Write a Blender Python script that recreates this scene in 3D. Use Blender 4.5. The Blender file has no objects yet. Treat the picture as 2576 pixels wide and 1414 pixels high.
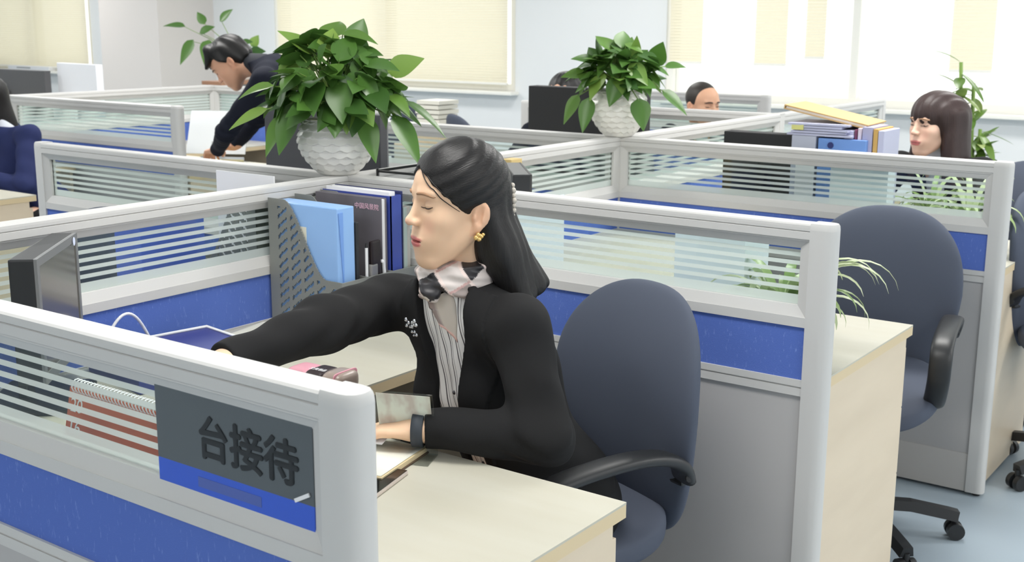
import bpy, bmesh, math, random
import numpy as np
from mathutils import Vector, Matrix, Euler
random.seed(7); RNG = np.random.RandomState(5)
SC = bpy.context.scene; COL = SC.collection
PI = math.pi
# ------------------------------------------------------------------ camera
W, Hh = 2576, 1414
YAW, PITCH, ROLL, FPX, EYE = .6251, .2133, .0046, 3010.2, 1.52
cam_d = bpy.data.cameras.new('camera'); cam = bpy.data.objects.new('camera', cam_d); COL.objects.link(cam)
cam_d.sensor_width = 36.0; cam_d.lens = 36.0 * FPX / W; cam_d.clip_start = .02
fw = Vector((-math.sin(YAW)*math.cos(PITCH), math.cos(YAW)*math.cos(PITCH), -math.sin(PITCH)))
rt = Vector((math.cos(YAW), math.sin(YAW), 0)); up = rt.cross(fw)
c_, s_ = math.cos(ROLL), math.sin(ROLL)
r2 = c_*rt + s_*up; u2 = -s_*rt + c_*up
cam.matrix_world = Matrix(((r2.x, u2.x, -fw.x, 0), (r2.y, u2.y, -fw.y, 0), (r2.z, u2.z, -fw.z, EYE), (0, 0, 0, 1)))
SC.camera = cam
cam_d.dof.use_dof = True; cam_d.dof.focus_distance = 2.2; cam_d.dof.aperture_fstop = 10.0
# ------------------------------------------------------------------ world, lights, exposure
SC.view_settings.view_transform = 'Standard'; SC.view_settings.look = 'None'
SC.view_settings.gamma = 1.0; SC.view_settings.exposure = 0.2; SC.view_settings.use_curve_mapping = False
wd = bpy.data.worlds.new('daylight'); SC.world = wd; wd.use_nodes = True
bg = wd.node_tree.nodes['Background']; bg.inputs[0].default_value = (1.0, .985, .95, 1); bg.inputs[1].default_value = 1.55
def area(name, loc, rot, sx, sy, power, col=(1, 1, 1)):
    l = bpy.data.lights.new(name, 'AREA'); l.shape = 'RECTANGLE'; l.size = sx; l.size_y = sy; l.energy = power; l.color = col
    o = bpy.data.objects.new(name, l); COL.objects.link(o); o.location = loc; o.rotation_euler = rot; return o
CEIL = 2.85
for ix, x in enumerate((-12.2, -8.6, -5.0, -1.4, 2.0)):  # leftmost column added to brighten the left part of the back wall
    for y, pw in ((-1.5, 13), (1.4, 23), (4.3, 40), (7.2, 29)):
        area('ceiling_lamp_light', (x, y, CEIL - .08), (0, 0, 0), 1.2, .6, pw, (1, .985, .965))
# fill panels added behind and right of the camera; the walls there have no windows
area('window_daylight', (-1.5, -3.2, 1.75), (math.radians(-80), 0, 0), 8, 1.8, 15, (1, .99, .97))
area('window_daylight', (3.6, 3.0, 1.7), (math.radians(80), 0, math.radians(90)), 8, 1.7, 34, (1, .99, .97))
# ------------------------------------------------------------------ materials
def lin(c):
    return tuple((x/12.92 if x <= .04045 else ((x+.055)/1.055)**2.4) for x in [v/255.0 for v in c]) + (1.0,)
MATS = {}
def mat(name, rgb, rough=.5, metal=0., spec=.5, bump=None, vary=None, emit=None, trans=0., sss=0., coat=0.):
    if name in MATS: return MATS[name]
    m = bpy.data.materials.new(name); m.use_nodes = True; nt = m.node_tree; b = nt.nodes['Principled BSDF']
    b.inputs['Base Color'].default_value = lin(rgb); b.inputs['Roughness'].default_value = rough
    b.inputs['Metallic'].default_value = metal; b.inputs['Specular IOR Level'].default_value = spec
    if coat: b.inputs['Coat Weight'].default_value = coat
    if trans: b.inputs['Transmission Weight'].default_value = trans
    if sss:
        b.inputs['Subsurface Weight'].default_value = sss; b.inputs['Subsurface Radius'].default_value = (.012, .005, .003)
        b.inputs['Subsurface Scale'].default_value = 1.0
    if emit: b.inputs['Emission Color'].default_value = lin(emit[0]); b.inputs['Emission Strength'].default_value = emit[1]
    tc = None
    def coords(sc):
        nonlocal tc
        if tc is None: tc = nt.nodes.new('ShaderNodeTexCoord')
        mp = nt.nodes.new('ShaderNodeMapping'); mp.inputs['Scale'].default_value = sc
        nt.links.new(tc.outputs['Object'], mp.inputs['Vector']); return mp.outputs[0]
    if vary:   # (scale xyz, second colour, low, high)
        n = nt.nodes.new('ShaderNodeTexNoise'); n.inputs['Scale'].default_value = 1; n.inputs['Detail'].default_value = 3
        nt.links.new(coords(vary[0]), n.inputs['Vector'])
        r = nt.nodes.new('ShaderNodeMapRange'); r.inputs[1].default_value = vary[2]; r.inputs[2].default_value = vary[3]
        nt.links.new(n.outputs['Fac'], r.inputs[0])
        mx = nt.nodes.new('ShaderNodeMixRGB'); mx.inputs[1].default_value = lin(rgb); mx.inputs[2].default_value = lin(vary[1])
        nt.links.new(r.outputs[0], mx.inputs[0]); nt.links.new(mx.outputs[0], b.inputs['Base Color'])
    if bump:   # (scale xyz, strength, distance)
        n = nt.nodes.new('ShaderNodeTexNoise'); n.inputs['Scale'].default_value = 1; n.inputs['Detail'].default_value = 3
        nt.links.new(coords(bump[0]), n.inputs['Vector'])
        bp = nt.nodes.new('ShaderNodeBump'); bp.inputs['Strength'].default_value = bump[1]; bp.inputs['Distance'].default_value = bump[2]
        nt.links.new(n.outputs['Fac'], bp.inputs['Height']); nt.links.new(bp.outputs[0], b.inputs['Normal'])
    MATS[name] = m; return m
ALU = mat('satin_aluminium', (203, 202, 200), .5, 0, .25)
ALU_D = mat('grooved_aluminium', (150, 152, 154), .5)
BLUE = mat('blue_partition_fabric', (90, 115, 190), .95, 0, .1, bump=((500, 500, 500), .25, .002), vary=((240, 240, 60), (126, 150, 212), .62, .8))
GREYP = mat('grey_partition_board', (186, 184, 183), .7, vary=((3, 3, 1), (178, 176, 176), .3, .7))
KICK = mat('pale_kick_board', (196, 192, 188), .55)
BLACKP = mat('black_plastic', (34, 35, 37), .42)
BLACKM = mat('matt_black_plastic', (42, 42, 43), .7)
DARKM = mat('dark_monitor_back', (56, 55, 54), .55)
MAPLE_T = mat('cream_maple_laminate', (196, 193, 179), .42, vary=((2, 14, 2), (190, 186, 170), .35, .7))
MAPLE = mat('pale_maple_board', (222, 206, 182), .5, vary=((2, 2, 9), (214, 198, 174), .35, .7))
MAPLE_E = mat('maple_edge_band', (216, 196, 158), .45)
CHAIRF = mat('charcoal_blue_upholstery', (80, 86, 100), .82, 0, .25, bump=((900, 900, 900), .15, .001))
WHITE = mat('white_paper', (238, 238, 240), .8)
CREAMP = mat('cream_paper', (226, 224, 208), .8)
WHITEP = mat('white_plastic', (232, 233, 236), .4)
GREYPL = mat('grey_moulded_plastic', (128, 130, 126), .5)
def sheen(nt, lo=.035, hi=.6):
    lw = nt.nodes.new('ShaderNodeLayerWeight'); p = nt.nodes.new('ShaderNodeMath'); p.operation = 'POWER'; p.inputs[1].default_value = 5; nt.links.new(lw.outputs['Facing'], p.inputs[0])
    q = nt.nodes.new('ShaderNodeMath'); q.operation = 'MULTIPLY_ADD'; q.inputs[1].default_value = hi; q.inputs[2].default_value = lo; nt.links.new(p.outputs[0], q.inputs[0]); return q.outputs[0]
def glass_stripes():
    m = bpy.data.materials.new('frost_striped_glass'); m.use_nodes = True; nt = m.node_tree; nt.nodes.clear(); N = nt.nodes.new; L = nt.links.new
    out = N('ShaderNodeOutputMaterial'); tc = N('ShaderNodeTexCoord'); sp = N('ShaderNodeSeparateXYZ'); L(tc.outputs['Object'], sp.inputs[0])
    def mth(op, a, b=None):
        n = N('ShaderNodeMath'); n.operation = op
        for i, v in enumerate((a, b)):
            if v is None: continue
            if isinstance(v, (int, float)): n.inputs[i].default_value = v
            else: L(v, n.inputs[i])
        return n.outputs[0]
    t = mth('DIVIDE', mth('SUBTRACT', 1.0425, sp.outputs[2]), .0187)
    clear = mth('LESS_THAN', mth('FRACT', t), .5)
    clear = mth('MULTIPLY', clear, mth('LESS_THAN', t, 6.0))
    tr = N('ShaderNodeBsdfTransparent'); tr.inputs[0].default_value = (.86, .93, .9, 1)
    gl = N('ShaderNodeBsdfGlossy'); gl.inputs['Roughness'].default_value = .03
    cg = N('ShaderNodeMixShader'); L(sheen(nt), cg.inputs[0]); L(tr.outputs[0], cg.inputs[1]); L(gl.outputs[0], cg.inputs[2])
    di = N('ShaderNodeBsdfDiffuse'); di.inputs[0].default_value = lin((214, 222, 218))
    tl = N('ShaderNodeBsdfTranslucent'); tl.inputs[0].default_value = lin((222, 232, 228))
    f1 = N('ShaderNodeMixShader'); f1.inputs[0].default_value = .38; L(di.outputs[0], f1.inputs[1]); L(tl.outputs[0], f1.inputs[2])
    f2 = N('ShaderNodeMixShader'); f2.inputs[0].default_value = .12; L(f1.outputs[0], f2.inputs[1]); L(tr.outputs[0], f2.inputs[2])
    mx = N('ShaderNodeMixShader'); L(clear, mx.inputs[0]); L(f2.outputs[0], mx.inputs[1]); L(cg.outputs[0], mx.inputs[2]); L(mx.outputs[0], out.inputs[0])
    return m
GLASS = glass_stripes()
def clear_glass(name, tint=(.95, .97, .96, 1), ior=1.4):
    m = bpy.data.materials.new(name); m.use_nodes = True; nt = m.node_tree; nt.nodes.clear(); N = nt.nodes.new; L = nt.links.new
    out = N('ShaderNodeOutputMaterial'); tr = N('ShaderNodeBsdfTransparent'); tr.inputs[0].default_value = tint
    gl = N('ShaderNodeBsdfGlossy'); gl.inputs['Roughness'].default_value = .02;
    mx = N('ShaderNodeMixShader'); L(sheen(nt), mx.inputs[0]); L(tr.outputs[0], mx.inputs[1]); L(gl.outputs[0], mx.inputs[2]); L(mx.outputs[0], out.inputs[0]); return m
PANE = clear_glass('window_glass'); ACRYL = clear_glass('clear_acrylic', (.93, .95, .94, 1), 1.49)
def blind_mat():
    m = bpy.data.materials.new('cream_blind_slats'); m.use_nodes = True; nt = m.node_tree; nt.nodes.clear(); N = nt.nodes.new; L = nt.links.new
    out = N('ShaderNodeOutputMaterial'); di = N('ShaderNodeBsdfDiffuse'); di.inputs[0].default_value = lin((236, 234, 226))
    tl = N('ShaderNodeBsdfTranslucent'); tl.inputs[0].default_value = lin((249, 245, 231))
    mx = N('ShaderNodeMixShader'); mx.inputs[0].default_value = .6; L(di.outputs[0], mx.inputs[1]); L(tl.outputs[0], mx.inputs[2]); L(mx.outputs[0], out.inputs[0]); return m
BLIND = blind_mat()
# ------------------------------------------------------------------ objects
def tag(o, label=None, cat=None, group=None, kind=None):
    if label: o['label'] = label
    if cat: o['category'] = cat
    if group: o['group'] = group
    if kind: o['kind'] = kind
    return o
def thing(name, label, cat, loc=(0, 0, 0), rz=0., group=None):
    o = bpy.data.objects.new(name, None); COL.objects.link(o); o.empty_display_size = .1
    o.location = loc; o.rotation_euler = (0, 0, rz); return tag(o, label, cat, group)
def link(name, me, m, parent=None):
    if m is not None and len(me.materials) == 0:
        for q in (m if isinstance(m, (list, tuple)) else [m]): me.materials.append(q)
    o = bpy.data.objects.new(name, me); COL.objects.link(o)
    if parent is not None: o.parent = parent
    return o
class MB:
    def __init__(s): s.v = []; s.f = []; s.mi = []; s.cur = 0
    def add(s, vs, fs):
        o = len(s.v); s.v += [tuple(map(float, v)) for v in vs]; s.f += [tuple(i+o for i in f) for f in fs]; s.mi += [s.cur]*len(fs); return s
    def box(s, a, b, b_=0, R=None, c=None):
        x0, y0, z0 = a; x1, y1, z1 = b
        if b_ > 0:
            bm = bmesh.new(); bmesh.ops.create_cube(bm, size=1)
            for v in bm.verts: v.co = Vector(((x0+x1)/2+v.co.x*(x1-x0), (y0+y1)/2+v.co.y*(y1-y0), (z0+z1)/2+v.co.z*(z1-z0)))
            bmesh.ops.bevel(bm, geom=bm.edges[:], offset=b_, segments=2, profile=.6, affect='EDGES')
            bm.verts.index_update(); vs = [v.co.copy() for v in bm.verts]; fs = [tuple(v.index for v in f.verts) for f in bm.faces]; bm.free()
        else:
            vs = [Vector(p) for p in ((x0,y0,z0),(x1,y0,z0),(x1,y1,z0),(x0,y1,z0),(x0,y0,z1),(x1,y0,z1),(x1,y1,z1),(x0,y1,z1))]
            fs = [(0,3,2,1),(4,5,6,7),(0,1,5,4),(1,2,6,5),(2,3,7,6),(3,0,4,7)]
        if R is not None:
            c = Vector(c) if c is not None else Vector(((x0+x1)/2, (y0+y1)/2, (z0+z1)/2)); vs = [c + R @ (Vector(v)-c) for v in vs]
        return s.add(vs, fs)
    def tube(s, pts, r, n=10, caps=True):
        pts = [Vector(p) for p in pts]; m = len(pts); rs = r if isinstance(r, (list, tuple)) else [r]*m
        t0 = (pts[1]-pts[0]).normalized(); a = t0.orthogonal().normalized(); vs = []
        for i, p in enumerate(pts):
            t = (pts[min(i+1, m-1)]-pts[max(i-1, 0)]).normalized(); a = (a - t*a.dot(t))
            a = a.normalized() if a.length > 1e-6 else t.orthogonal().normalized(); b = t.cross(a)
            for k in range(n):
                q = 2*PI*k/n; vs.append(p + (a*math.cos(q)+b*math.sin(q))*rs[i])
        fs = [(i*n+k, i*n+(k+1) % n, (i+1)*n+(k+1) % n, (i+1)*n+k) for i in range(m-1) for k in range(n)]
        if caps: fs += [tuple(range(n-1, -1, -1)), tuple((m-1)*n+k for k in range(n))]
        return s.add(vs, fs)
    def sweep(s, pts, prof, ref=(0, 0, 1), caps=True):
        """2D profile (u along ref x tangent, w along ref) swept on a path"""
        pts = [Vector(p) for p in pts]; m = len(pts); n = len(prof); vs = []
        for i, p in enumerate(pts):
            t = (pts[min(i+1, m-1)]-pts[max(i-1, 0)]).normalized(); rf = Vector(ref); a = t.cross(rf)
            a = a.normalized() if a.length > 1e-4 else Vector((1, 0, 0)); b = a.cross(t)
            vs += [p + a*u + b*w for u, w in prof]
        fs = [(i*n+k, i*n+(k+1) % n, (i+1)*n+(k+1) % n, (i+1)*n+k) for i in range(m-1) for k in range(n)]
        if caps: fs += [tuple(range(n-1, -1, -1)), tuple((m-1)*n+k for k in range(n))]
        return s.add(vs, fs)
    def lathe(s, prof, n=32, c=(0, 0, 0), fn=None):
        c = Vector(c); m = len(prof); vs = []
        for i, (r, z) in enumerate(prof):
            for k in range(n):
                a = 2*PI*k/n; rr = r if fn is None else fn(r, z, a, i); vs.append(c + Vector((rr*math.cos(a), rr*math.sin(a), z)))
        fs = [(i*n+k, i*n+(k+1) % n, (i+1)*n+(k+1) % n, (i+1)*n+k) for i in range(m-1) for k in range(n)]
        fs += [tuple(range(n-1, -1, -1)), tuple((m-1)*n+k for k in range(n))]
        return s.add(vs, fs)
    def prism(s, poly, h0, h1, M=None):
        """poly in local xy, extruded along local z h0..h1, M = 4x4 or None"""
        n = len(poly); vs = [Vector((x, y, h0)) for x, y in poly] + [Vector((x, y, h1)) for x, y in poly]
        if M is not None: vs = [M @ v for v in vs]
        fs = [tuple(range(n-1, -1, -1)), tuple(range(n, 2*n))] + [(k, (k+1) % n, n+(k+1) % n, n+k) for k in range(n)]
        return s.add(vs, fs)
    def ball(s, c, r, n=10):
        r = r if isinstance(r, (tuple, list)) else (r, r, r); c = Vector(c)
        vs = [c + Vector((0, 0, -r[2]))]; fs = []; R_ = max(4, n//2+1)
        for i in range(1, R_):
            p = -PI/2 + PI*i/R_
            for k in range(n):
                a = 2*PI*k/n; vs.append(c + Vector((r[0]*math.cos(p)*math.cos(a), r[1]*math.cos(p)*math.sin(a), r[2]*math.sin(p))))
        vs.append(c + Vector((0, 0, r[2]))); T = len(vs)-1
        for k in range(n): fs.append((0, 1+(k+1) % n, 1+k)); fs.append((T, T-n+k, T-n+(k+1) % n))
        for i in range(R_-2):
            for k in range(n): a = 1+i*n; fs.append((a+k, a+(k+1) % n, a+n+(k+1) % n, a+n+k))
        return s.add(vs, fs)
    def squad(s, a, e=(.5, .5), n=40, m=24, fn=None):
        """superquadric box, fn maps each point"""
        def sg(v, p): return math.copysign(abs(v)**p, v)
        vs = []; fs = []
        for i in range(m+1):
            p = -PI/2+PI*i/m
            for k in range(n):
                q = -PI+2*PI*k/n
                v = Vector((a[0]*sg(math.cos(p), e[0])*sg(math.cos(q), e[1]), a[1]*sg(math.cos(p), e[0])*sg(math.sin(q), e[1]), a[2]*sg(math.sin(p), e[0])))
                vs.append(fn(v) if fn else v)
        for i in range(m):
            for k in range(n): fs.append((i*n+k, i*n+(k+1) % n, (i+1)*n+(k+1) % n, (i+1)*n+k))
        return s.add(vs, fs)
    def build(s, name, m, parent=None, smooth=False, angle=None):
        me = bpy.data.meshes.new(name); me.from_pydata(s.v, [], s.f)
        for q in (m if isinstance(m, (list, tuple)) else [m]): me.materials.append(q)
        if any(s.mi): me.polygons.foreach_set('material_index', s.mi)
        me.update()
        bm = bmesh.new(); bm.from_mesh(me); bmesh.ops.remove_doubles(bm, verts=bm.verts, dist=1e-6); bmesh.ops.recalc_face_normals(bm, faces=bm.faces); bm.to_mesh(me); bm.free()
        if smooth or angle:
            me.shade_smooth()
            if angle: me.set_sharp_from_angle(angle=math.radians(angle))
        return link(name, me, None, parent)
def text_mesh(name, body, size, m, parent, M, depth=.0006, align='LEFT', offset=0., bold=0.):
    cu = bpy.data.curves.new(name, 'FONT'); cu.body = body; cu.size = size; cu.extrude = depth; cu.align_x = align; cu.offset = offset; cu.resolution_u = 3
    o = bpy.data.objects.new(name, cu); COL.objects.link(o); dg = bpy.context.evaluated_depsgraph_get()
    me = bpy.data.meshes.new_from_object(o.evaluated_get(dg)); bpy.data.objects.remove(o); bpy.data.curves.remove(cu)
    if bold:
        bm = bmesh.new()
        for i, (dx, dy) in enumerate(((-bold, 0), (bold, 0), (0, bold*.8), (0, -bold*.8), (0, 0))):
            c = me.copy(); c.transform(Matrix.Translation((dx, dy, .00006*i))); bm.from_mesh(c); bpy.data.meshes.remove(c)
        bm.to_mesh(me); bm.free()
    me.transform(M); me.name = name; me.materials.clear(); me.materials.append(m); return link(name, me, None, parent)
def dup(root, loc=None, rz=None, label=None, group=None):
    def cp(o, par):
        c = o.copy(); COL.objects.link(c)
        if par is not None: c.parent = par
        for ch in KIDS(o): cp(ch, c)
        return c
    def KIDS(o): return [q for q in list(COL.objects) if q.parent is o]
    r = cp(root, None)
    if loc is not None: r.location = loc
    if rz is not None: r.rotation_euler = (0, 0, rz)
    if label: r['label'] = label
    if group: r['group'] = group
    return r
# ================================================================== the room
WALL = mat('painted_white_wall', (229, 231, 231), .85, vary=((.6, .6, .6), (224, 226, 227), .3, .7))
COLM = mat('painted_column', (212, 206, 201), .85)
FLOOR = mat('grey_blue_vinyl_floor', (166, 180, 190), .42, 0, .4, vary=((1.2, 1.2, 1), (158, 172, 184), .3, .7))
CEILM = mat('white_ceiling_tile', (238, 238, 236), .9)
def struct(name, mb, m, **k): return tag(mb.build(name, m, **k), kind='structure')
struct('floor', MB().box((-16, -4, -.05), (4, 9.3, 0)), FLOOR)
struct('ceiling', MB().box((-16, -4, CEIL), (4, 9.3, CEIL+.05)), CEILM)
YB, SILL, HEAD = 9.0, .895, 2.35
OPEN = [(-15.2, -12.79), (-9.60, -6.47), (-4.92, 1.5)]
b = MB(); xs = [-16] + [v for o in OPEN for v in o] + [4]
for i in range(0, len(xs), 2): b.box((xs[i], YB, 0), (xs[i+1], YB+.24, CEIL))
for a, c in OPEN: b.box((a, YB, 0), (c, YB+.24, SILL)); b.box((a, YB, HEAD), (c, YB+.24, CEIL))
struct('wall_back', b, WALL)
struct('wall_right', MB().box((4, -4, 0), (4.2, 9.3, CEIL)), WALL)
struct('wall_front', MB().box((-16, -4.2, 0), (4, -4, CEIL)), WALL)
struct('wall_left', MB().box((-16.2, -4, 0), (-16, 9.3, CEIL)), WALL)
struct('trim_column', MB().box((-11.56, 8.25, 0), (-10.56, YB, CEIL)), COLM)
FRAMEW = mat('white_window_frame', (240, 238, 230), .4)
for n, (a, c) in enumerate(OPEN):
    nm = 'window_%d' % (n+1)
    fr = MB(); t = .06
    fr.box((a, YB+.02, SILL), (a+t, YB+.14, HEAD)); fr.box((c-t, YB+.02, SILL), (c, YB+.14, HEAD))
    fr.box((a+t, YB+.02, SILL), (c-t, YB+.14, SILL+t)); fr.box((a+t, YB+.02, HEAD-t), (c-t, YB+.14, HEAD))
    k = max(1, round((c-a)/1.5))
    for i in range(1, k): x = a+(c-a)*i/k; fr.box((x-.03, YB+.03, SILL+t), (x+.03, YB+.13, HEAD-t))
    root = struct(nm, fr, FRAMEW)
    MB().box((a+t, YB+.075, SILL+t), (c-t, YB+.083, HEAD-t)).build('pane', PANE, root)
    MB().box((a-.04, YB-.12, SILL-.03), (c+.04, YB+.02, SILL), .006).build('sill', FRAMEW, root)
def blind(x0, x1, zb, label, zt=2.34, pitch=.024, tilt=62):
    r = thing('venetian_blind', label, 'window blind', ((x0+x1)/2, YB-.05, zb), group='cream blinds on the back windows')
    w = (x1-x0)/2; s = MB(); z = .03; R = Matrix.Rotation(math.radians(tilt), 3, 'X')
    while z < zt-zb-.03:
        s.box((-w, -.0125, z-.0005), (w, .0125, z+.0005), 0, R); z += pitch
    s.build('slats', BLIND, r)
    MB().box((-w, -.014, 0), (w, .014, .02), .003).build('bottom_rail', FRAMEW, r)
    MB().box((-w, -.02, zt-zb-.03), (w, .02, zt-zb+.01), .003).build('head_rail', FRAMEW, r)
    return r
blind(-15.1, -12.805, .93, 'cream venetian blind drawn over the far left window')
blind(-9.5, -6.52, .955, 'wide cream venetian blind drawn behind the large pot of leaves')
blind(-4.86, -4.56, 1.19, 'narrow half-lowered strip for the shaded part of a wider cream blind beside the wall pier, just right of the second plant')  # narrow strips from here on: shade on one wide blind, put into shape
blind(-4.1, -3.83, 1.19, 'narrow half-lowered strip for a shaded part of the wider cream blind, second from the wall pier in the bright window')
blind(-3.68, -3.52, 1.25, 'thinnest half-lowered strip for a shaded part of the wider cream blind in the middle of the bright window')
blind(-2.58, -2.28, 1.18, 'half-lowered strip for a shaded part of the wider cream blind above the tall leafy plant on the right')
# ceiling luminaires
LAMPG = mat('lamp_diffuser', (255, 252, 245), .6, emit=((255, 252, 245), 4.0))
lamp0 = thing('ceiling_light', 'rectangular ceiling light panel', 'ceiling light', (-8.6, -1.5, CEIL-.05), group='ceiling light panels')
fr = MB(); fr.box((-.62, -.32, 0), (-.6, .32, .05)); fr.box((.6, -.32, 0), (.62, .32, .05)); fr.box((-.6, -.32, 0), (.6, -.3, .05)); fr.box((-.6, .3, 0), (.6, .32, .05))
fr.build('lamp_frame', WHITEP, lamp0); MB().box((-.6, -.3, .01), (.6, .3, .03)).build('diffuser', LAMPG, lamp0)
for x in (-12.2, -8.6, -5.0, -1.4, 2.0):  # leftmost panels go with the lamps added to brighten the wall there
    for y in (-1.5, 1.4, 4.3, 7.2):
        if (x, y) != (-8.6, -1.5): dup(lamp0, (x, y, CEIL-.05))
# ================================================================== partitions
PH = 1.10
RAILP = [(-.021, PH), (.021, PH), (.0245, PH-.003), (.025, PH-.008), (.025, PH-.0145), (.022, PH-.016), (.025, PH-.0175), (.025, PH-.033), (.0215, PH-.0345), (.0215, PH-.038), (-.0215, PH-.038), (-.0215, PH-.0345), (-.025, PH-.033), (-.025, PH-.0175), (-.022, PH-.016), (-.025, PH-.0145), (-.025, PH-.008), (-.0245, PH-.003)]
Z_BT, Z_GT, Z_GB, Z_BB = 1.069, 1.045, .918, .893   # bezel outer/inner heights
def partition(label, p0, p1, cap0=False, cap1=False, low=True):
    p0 = Vector((p0[0], p0[1], 0)); p1 = Vector((p1[0], p1[1], 0)); L = (p1-p0).length; d = (p1-p0)/L
    r = thing('office_partition', label, 'office partition', p0, math.atan2(d.y, d.x), 'office partition panels')
    x0 = .055 if cap0 else 0.; x1 = L-.055 if cap1 else L
    m = MB(); n = len(RAILP)
    m.add([(x0, y, z) for y, z in RAILP] + [(x1, y, z) for y, z in RAILP], [tuple(range(n)), tuple(range(2*n-1, n-1, -1))] + [(k, n+k, n+(k+1) % n, (k+1) % n) for k in range(n)])
    m.build('top_rail', ALU, r)
    for flag, xa, sgn in ((cap0, .055, -1), (cap1, L-.055, 1)):
        if not flag: continue
        pl = [(xa, -.025), (xa+sgn*.03, -.0255), (xa+sgn*.044, -.023), (xa+sgn*.052, -.016), (xa+sgn*.055, -.006), (xa+sgn*.055, .006), (xa+sgn*.052, .016), (xa+sgn*.044, .023), (xa+sgn*.03, .0255), (xa, .025)]
        q = MB().prism(pl, .012, PH-.012)
        ins = [(xa+(px-xa)*.93, py*.86) for px, py in pl]; k = len(pl)
        q.add([(px, py, PH-.012) for px, py in pl] + [(xa+(px-xa)*.985, py*.96, PH-.003) for px, py in pl] + [(px, py, PH+.002) for px, py in ins],
              [(i, (i+1) % k, k+(i+1) % k, k+i) for i in range(k)] + [(k+i, k+(i+1) % k, 2*k+(i+1) % k, 2*k+i) for i in range(k)] + [tuple(2*k+i for i in range(k))])
        q.build('end_post', ALU, r, angle=35)
        MB().lathe([(.012, 0), (.012, .014)], 12, (xa+sgn*.03, 0, 0)).build('levelling_foot', BLACKP, r)
    # bezel: mitred picture frame on both sides
    z = MB(); T, I = .025, .007; bx = .024
    for sd in (-1, 1):
        o = [(x0, sd*T, Z_BB), (x1, sd*T, Z_BB), (x1, sd*T, Z_BT), (x0, sd*T, Z_BT)]
        oi = [(x0, sd*(T-.003), Z_BB), (x1, sd*(T-.003), Z_BB), (x1, sd*(T-.003), Z_BT), (x0, sd*(T-.003), Z_BT)]
        i2 = [(x0+bx, sd*(I+.004), Z_GB), (x1-bx, sd*(I+.004), Z_GB), (x1-bx, sd*(I+.004), Z_GT), (x0+bx, sd*(I+.004), Z_GT)]
        i3 = [(x0+bx, sd*.002, Z_GB), (x1-bx, sd*.002, Z_GB), (x1-bx, sd*.002, Z_GT), (x0+bx, sd*.002, Z_GT)]
        for A, B in ((oi, i2), (i2, i3)):
            z.add(A+B, [(k, (k+1) % 4, 4+(k+1) % 4, 4+k) for k in range(4)])
    z.build('glazing_bezel', ALU, r)
    g = MB().box((x0+bx-.004, -.0015, Z_GB-.004), (x1-bx+.004, .0015, Z_GT+.004)); g.mi = [1, 1, 0, 1, 1, 1]; g.build('glass_pane', [GLASS, PANE], r)
    m = MB().box((x0, -.024, .872), (x1, .024, Z_BB+.001)); m.build('middle_rail', ALU, r)
    MB().box((x0, -.019, .752), (x1, .019, .873)).build('fabric_panel', BLUE, r)
    if low:
        m = MB().box((x0, -.024, .738), (x1, .024, .753)); m.box((x0, -.0205, .7335), (x1, .0205, .739)); m.box((x0, -.023, .716), (x1, .023, .734)); m.build('lower_rail', ALU, r)
        MB().box((x0, -.017, .14), (x1, .017, .717)).build('lower_panel', GREYP, r)
        MB().box((x0, -.02, .012), (x1, .02, .141)).build('kick_plate', KICK, r)
    return r
def junction(x, y, label):
    r = thing('partition_post', label, 'partition post', (x, y, 0), group='partition corner posts')
    MB().box((-.025, -.025, 0), (.025, .025, PH-.002)).build('post', ALU, r)
    MB().box((-.026, -.026, PH-.003), (.026, .026, PH+.001), .001).build('post_cap', ALU, r)
    MB().box((-.008, .0245, PH-.06), (.008, .0262, PH-.03)).build('connector_plate', ALU_D, r)
SX, XE, XL = -2.33, -.904, -3.82
ROW = [.97, 2.44, 3.911, 5.382]
partition('nearest grey partition with the dark sign behind its right end', (SX+.025, ROW[0]), (XE, ROW[0]), False, True)
partition('grey partition right behind the seated woman in the black jacket and her chair', (SX+.025, ROW[1]), (XE, ROW[1]), False, True)
partition('grey partition in front of the dark-haired woman with the fringe', (SX+.025, ROW[2]), (XE, ROW[2]), False, True)
partition('grey partition left of the large plant, ending near the navy-jacketed person', (SX-.025, ROW[1]), (XL, ROW[1]), False, True)
partition('grey partition running left from the smaller plant, behind the black-backed monitor', (SX-.025, ROW[2]), (XL, ROW[2]), False, True)
partition('grey partition in front of the crew-cut man by the bright window', (SX-.025, ROW[3]), (XL, ROW[3]), False, True)
for i, lb in enumerate(('spine partition beside the seated woman, with the grey file organizer against it', 'spine partition between the large plant and the smaller plant', 'spine partition running back from the smaller plant towards the bright window')):
    partition(lb, (SX, ROW[i]+.025), (SX, ROW[i+1]-.025))
partition('farthest spine partition behind the stack of binders', (SX, ROW[3]+.025), (SX, 6.85), False, True)
junction(SX, ROW[1], 'corner post under the large potted plant'); junction(SX, ROW[2], 'corner post under the smaller potted plant'); junction(SX, ROW[3], 'corner post behind the stack of binders')
S2, X2 = -6.34, -4.86
partition('far-left spine partition below the white monitor', (S2, ROW[2]+.025), (S2, ROW[3]-.025))
partition('far-left grey partition behind the navy-jacketed person', (S2+.025, ROW[2]), (X2, ROW[2]), False, True)
partition('grey partition behind the bent-over man in the dark suit', (S2+.025, ROW[3]), (X2, ROW[3]), False, True)
partition('low spine partition beyond the bent-over man', (S2, ROW[3]+.025), (S2, 6.8), False, True)
junction(S2, ROW[2], 'far-left corner post above the navy-jacketed person'); junction(S2, ROW[3], 'corner post left of the bent-over man')
partition('small cream-lit framed screen right of the crew-cut man', (-4.1, 6.7), (-2.95, 6.7), False, True)
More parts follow.
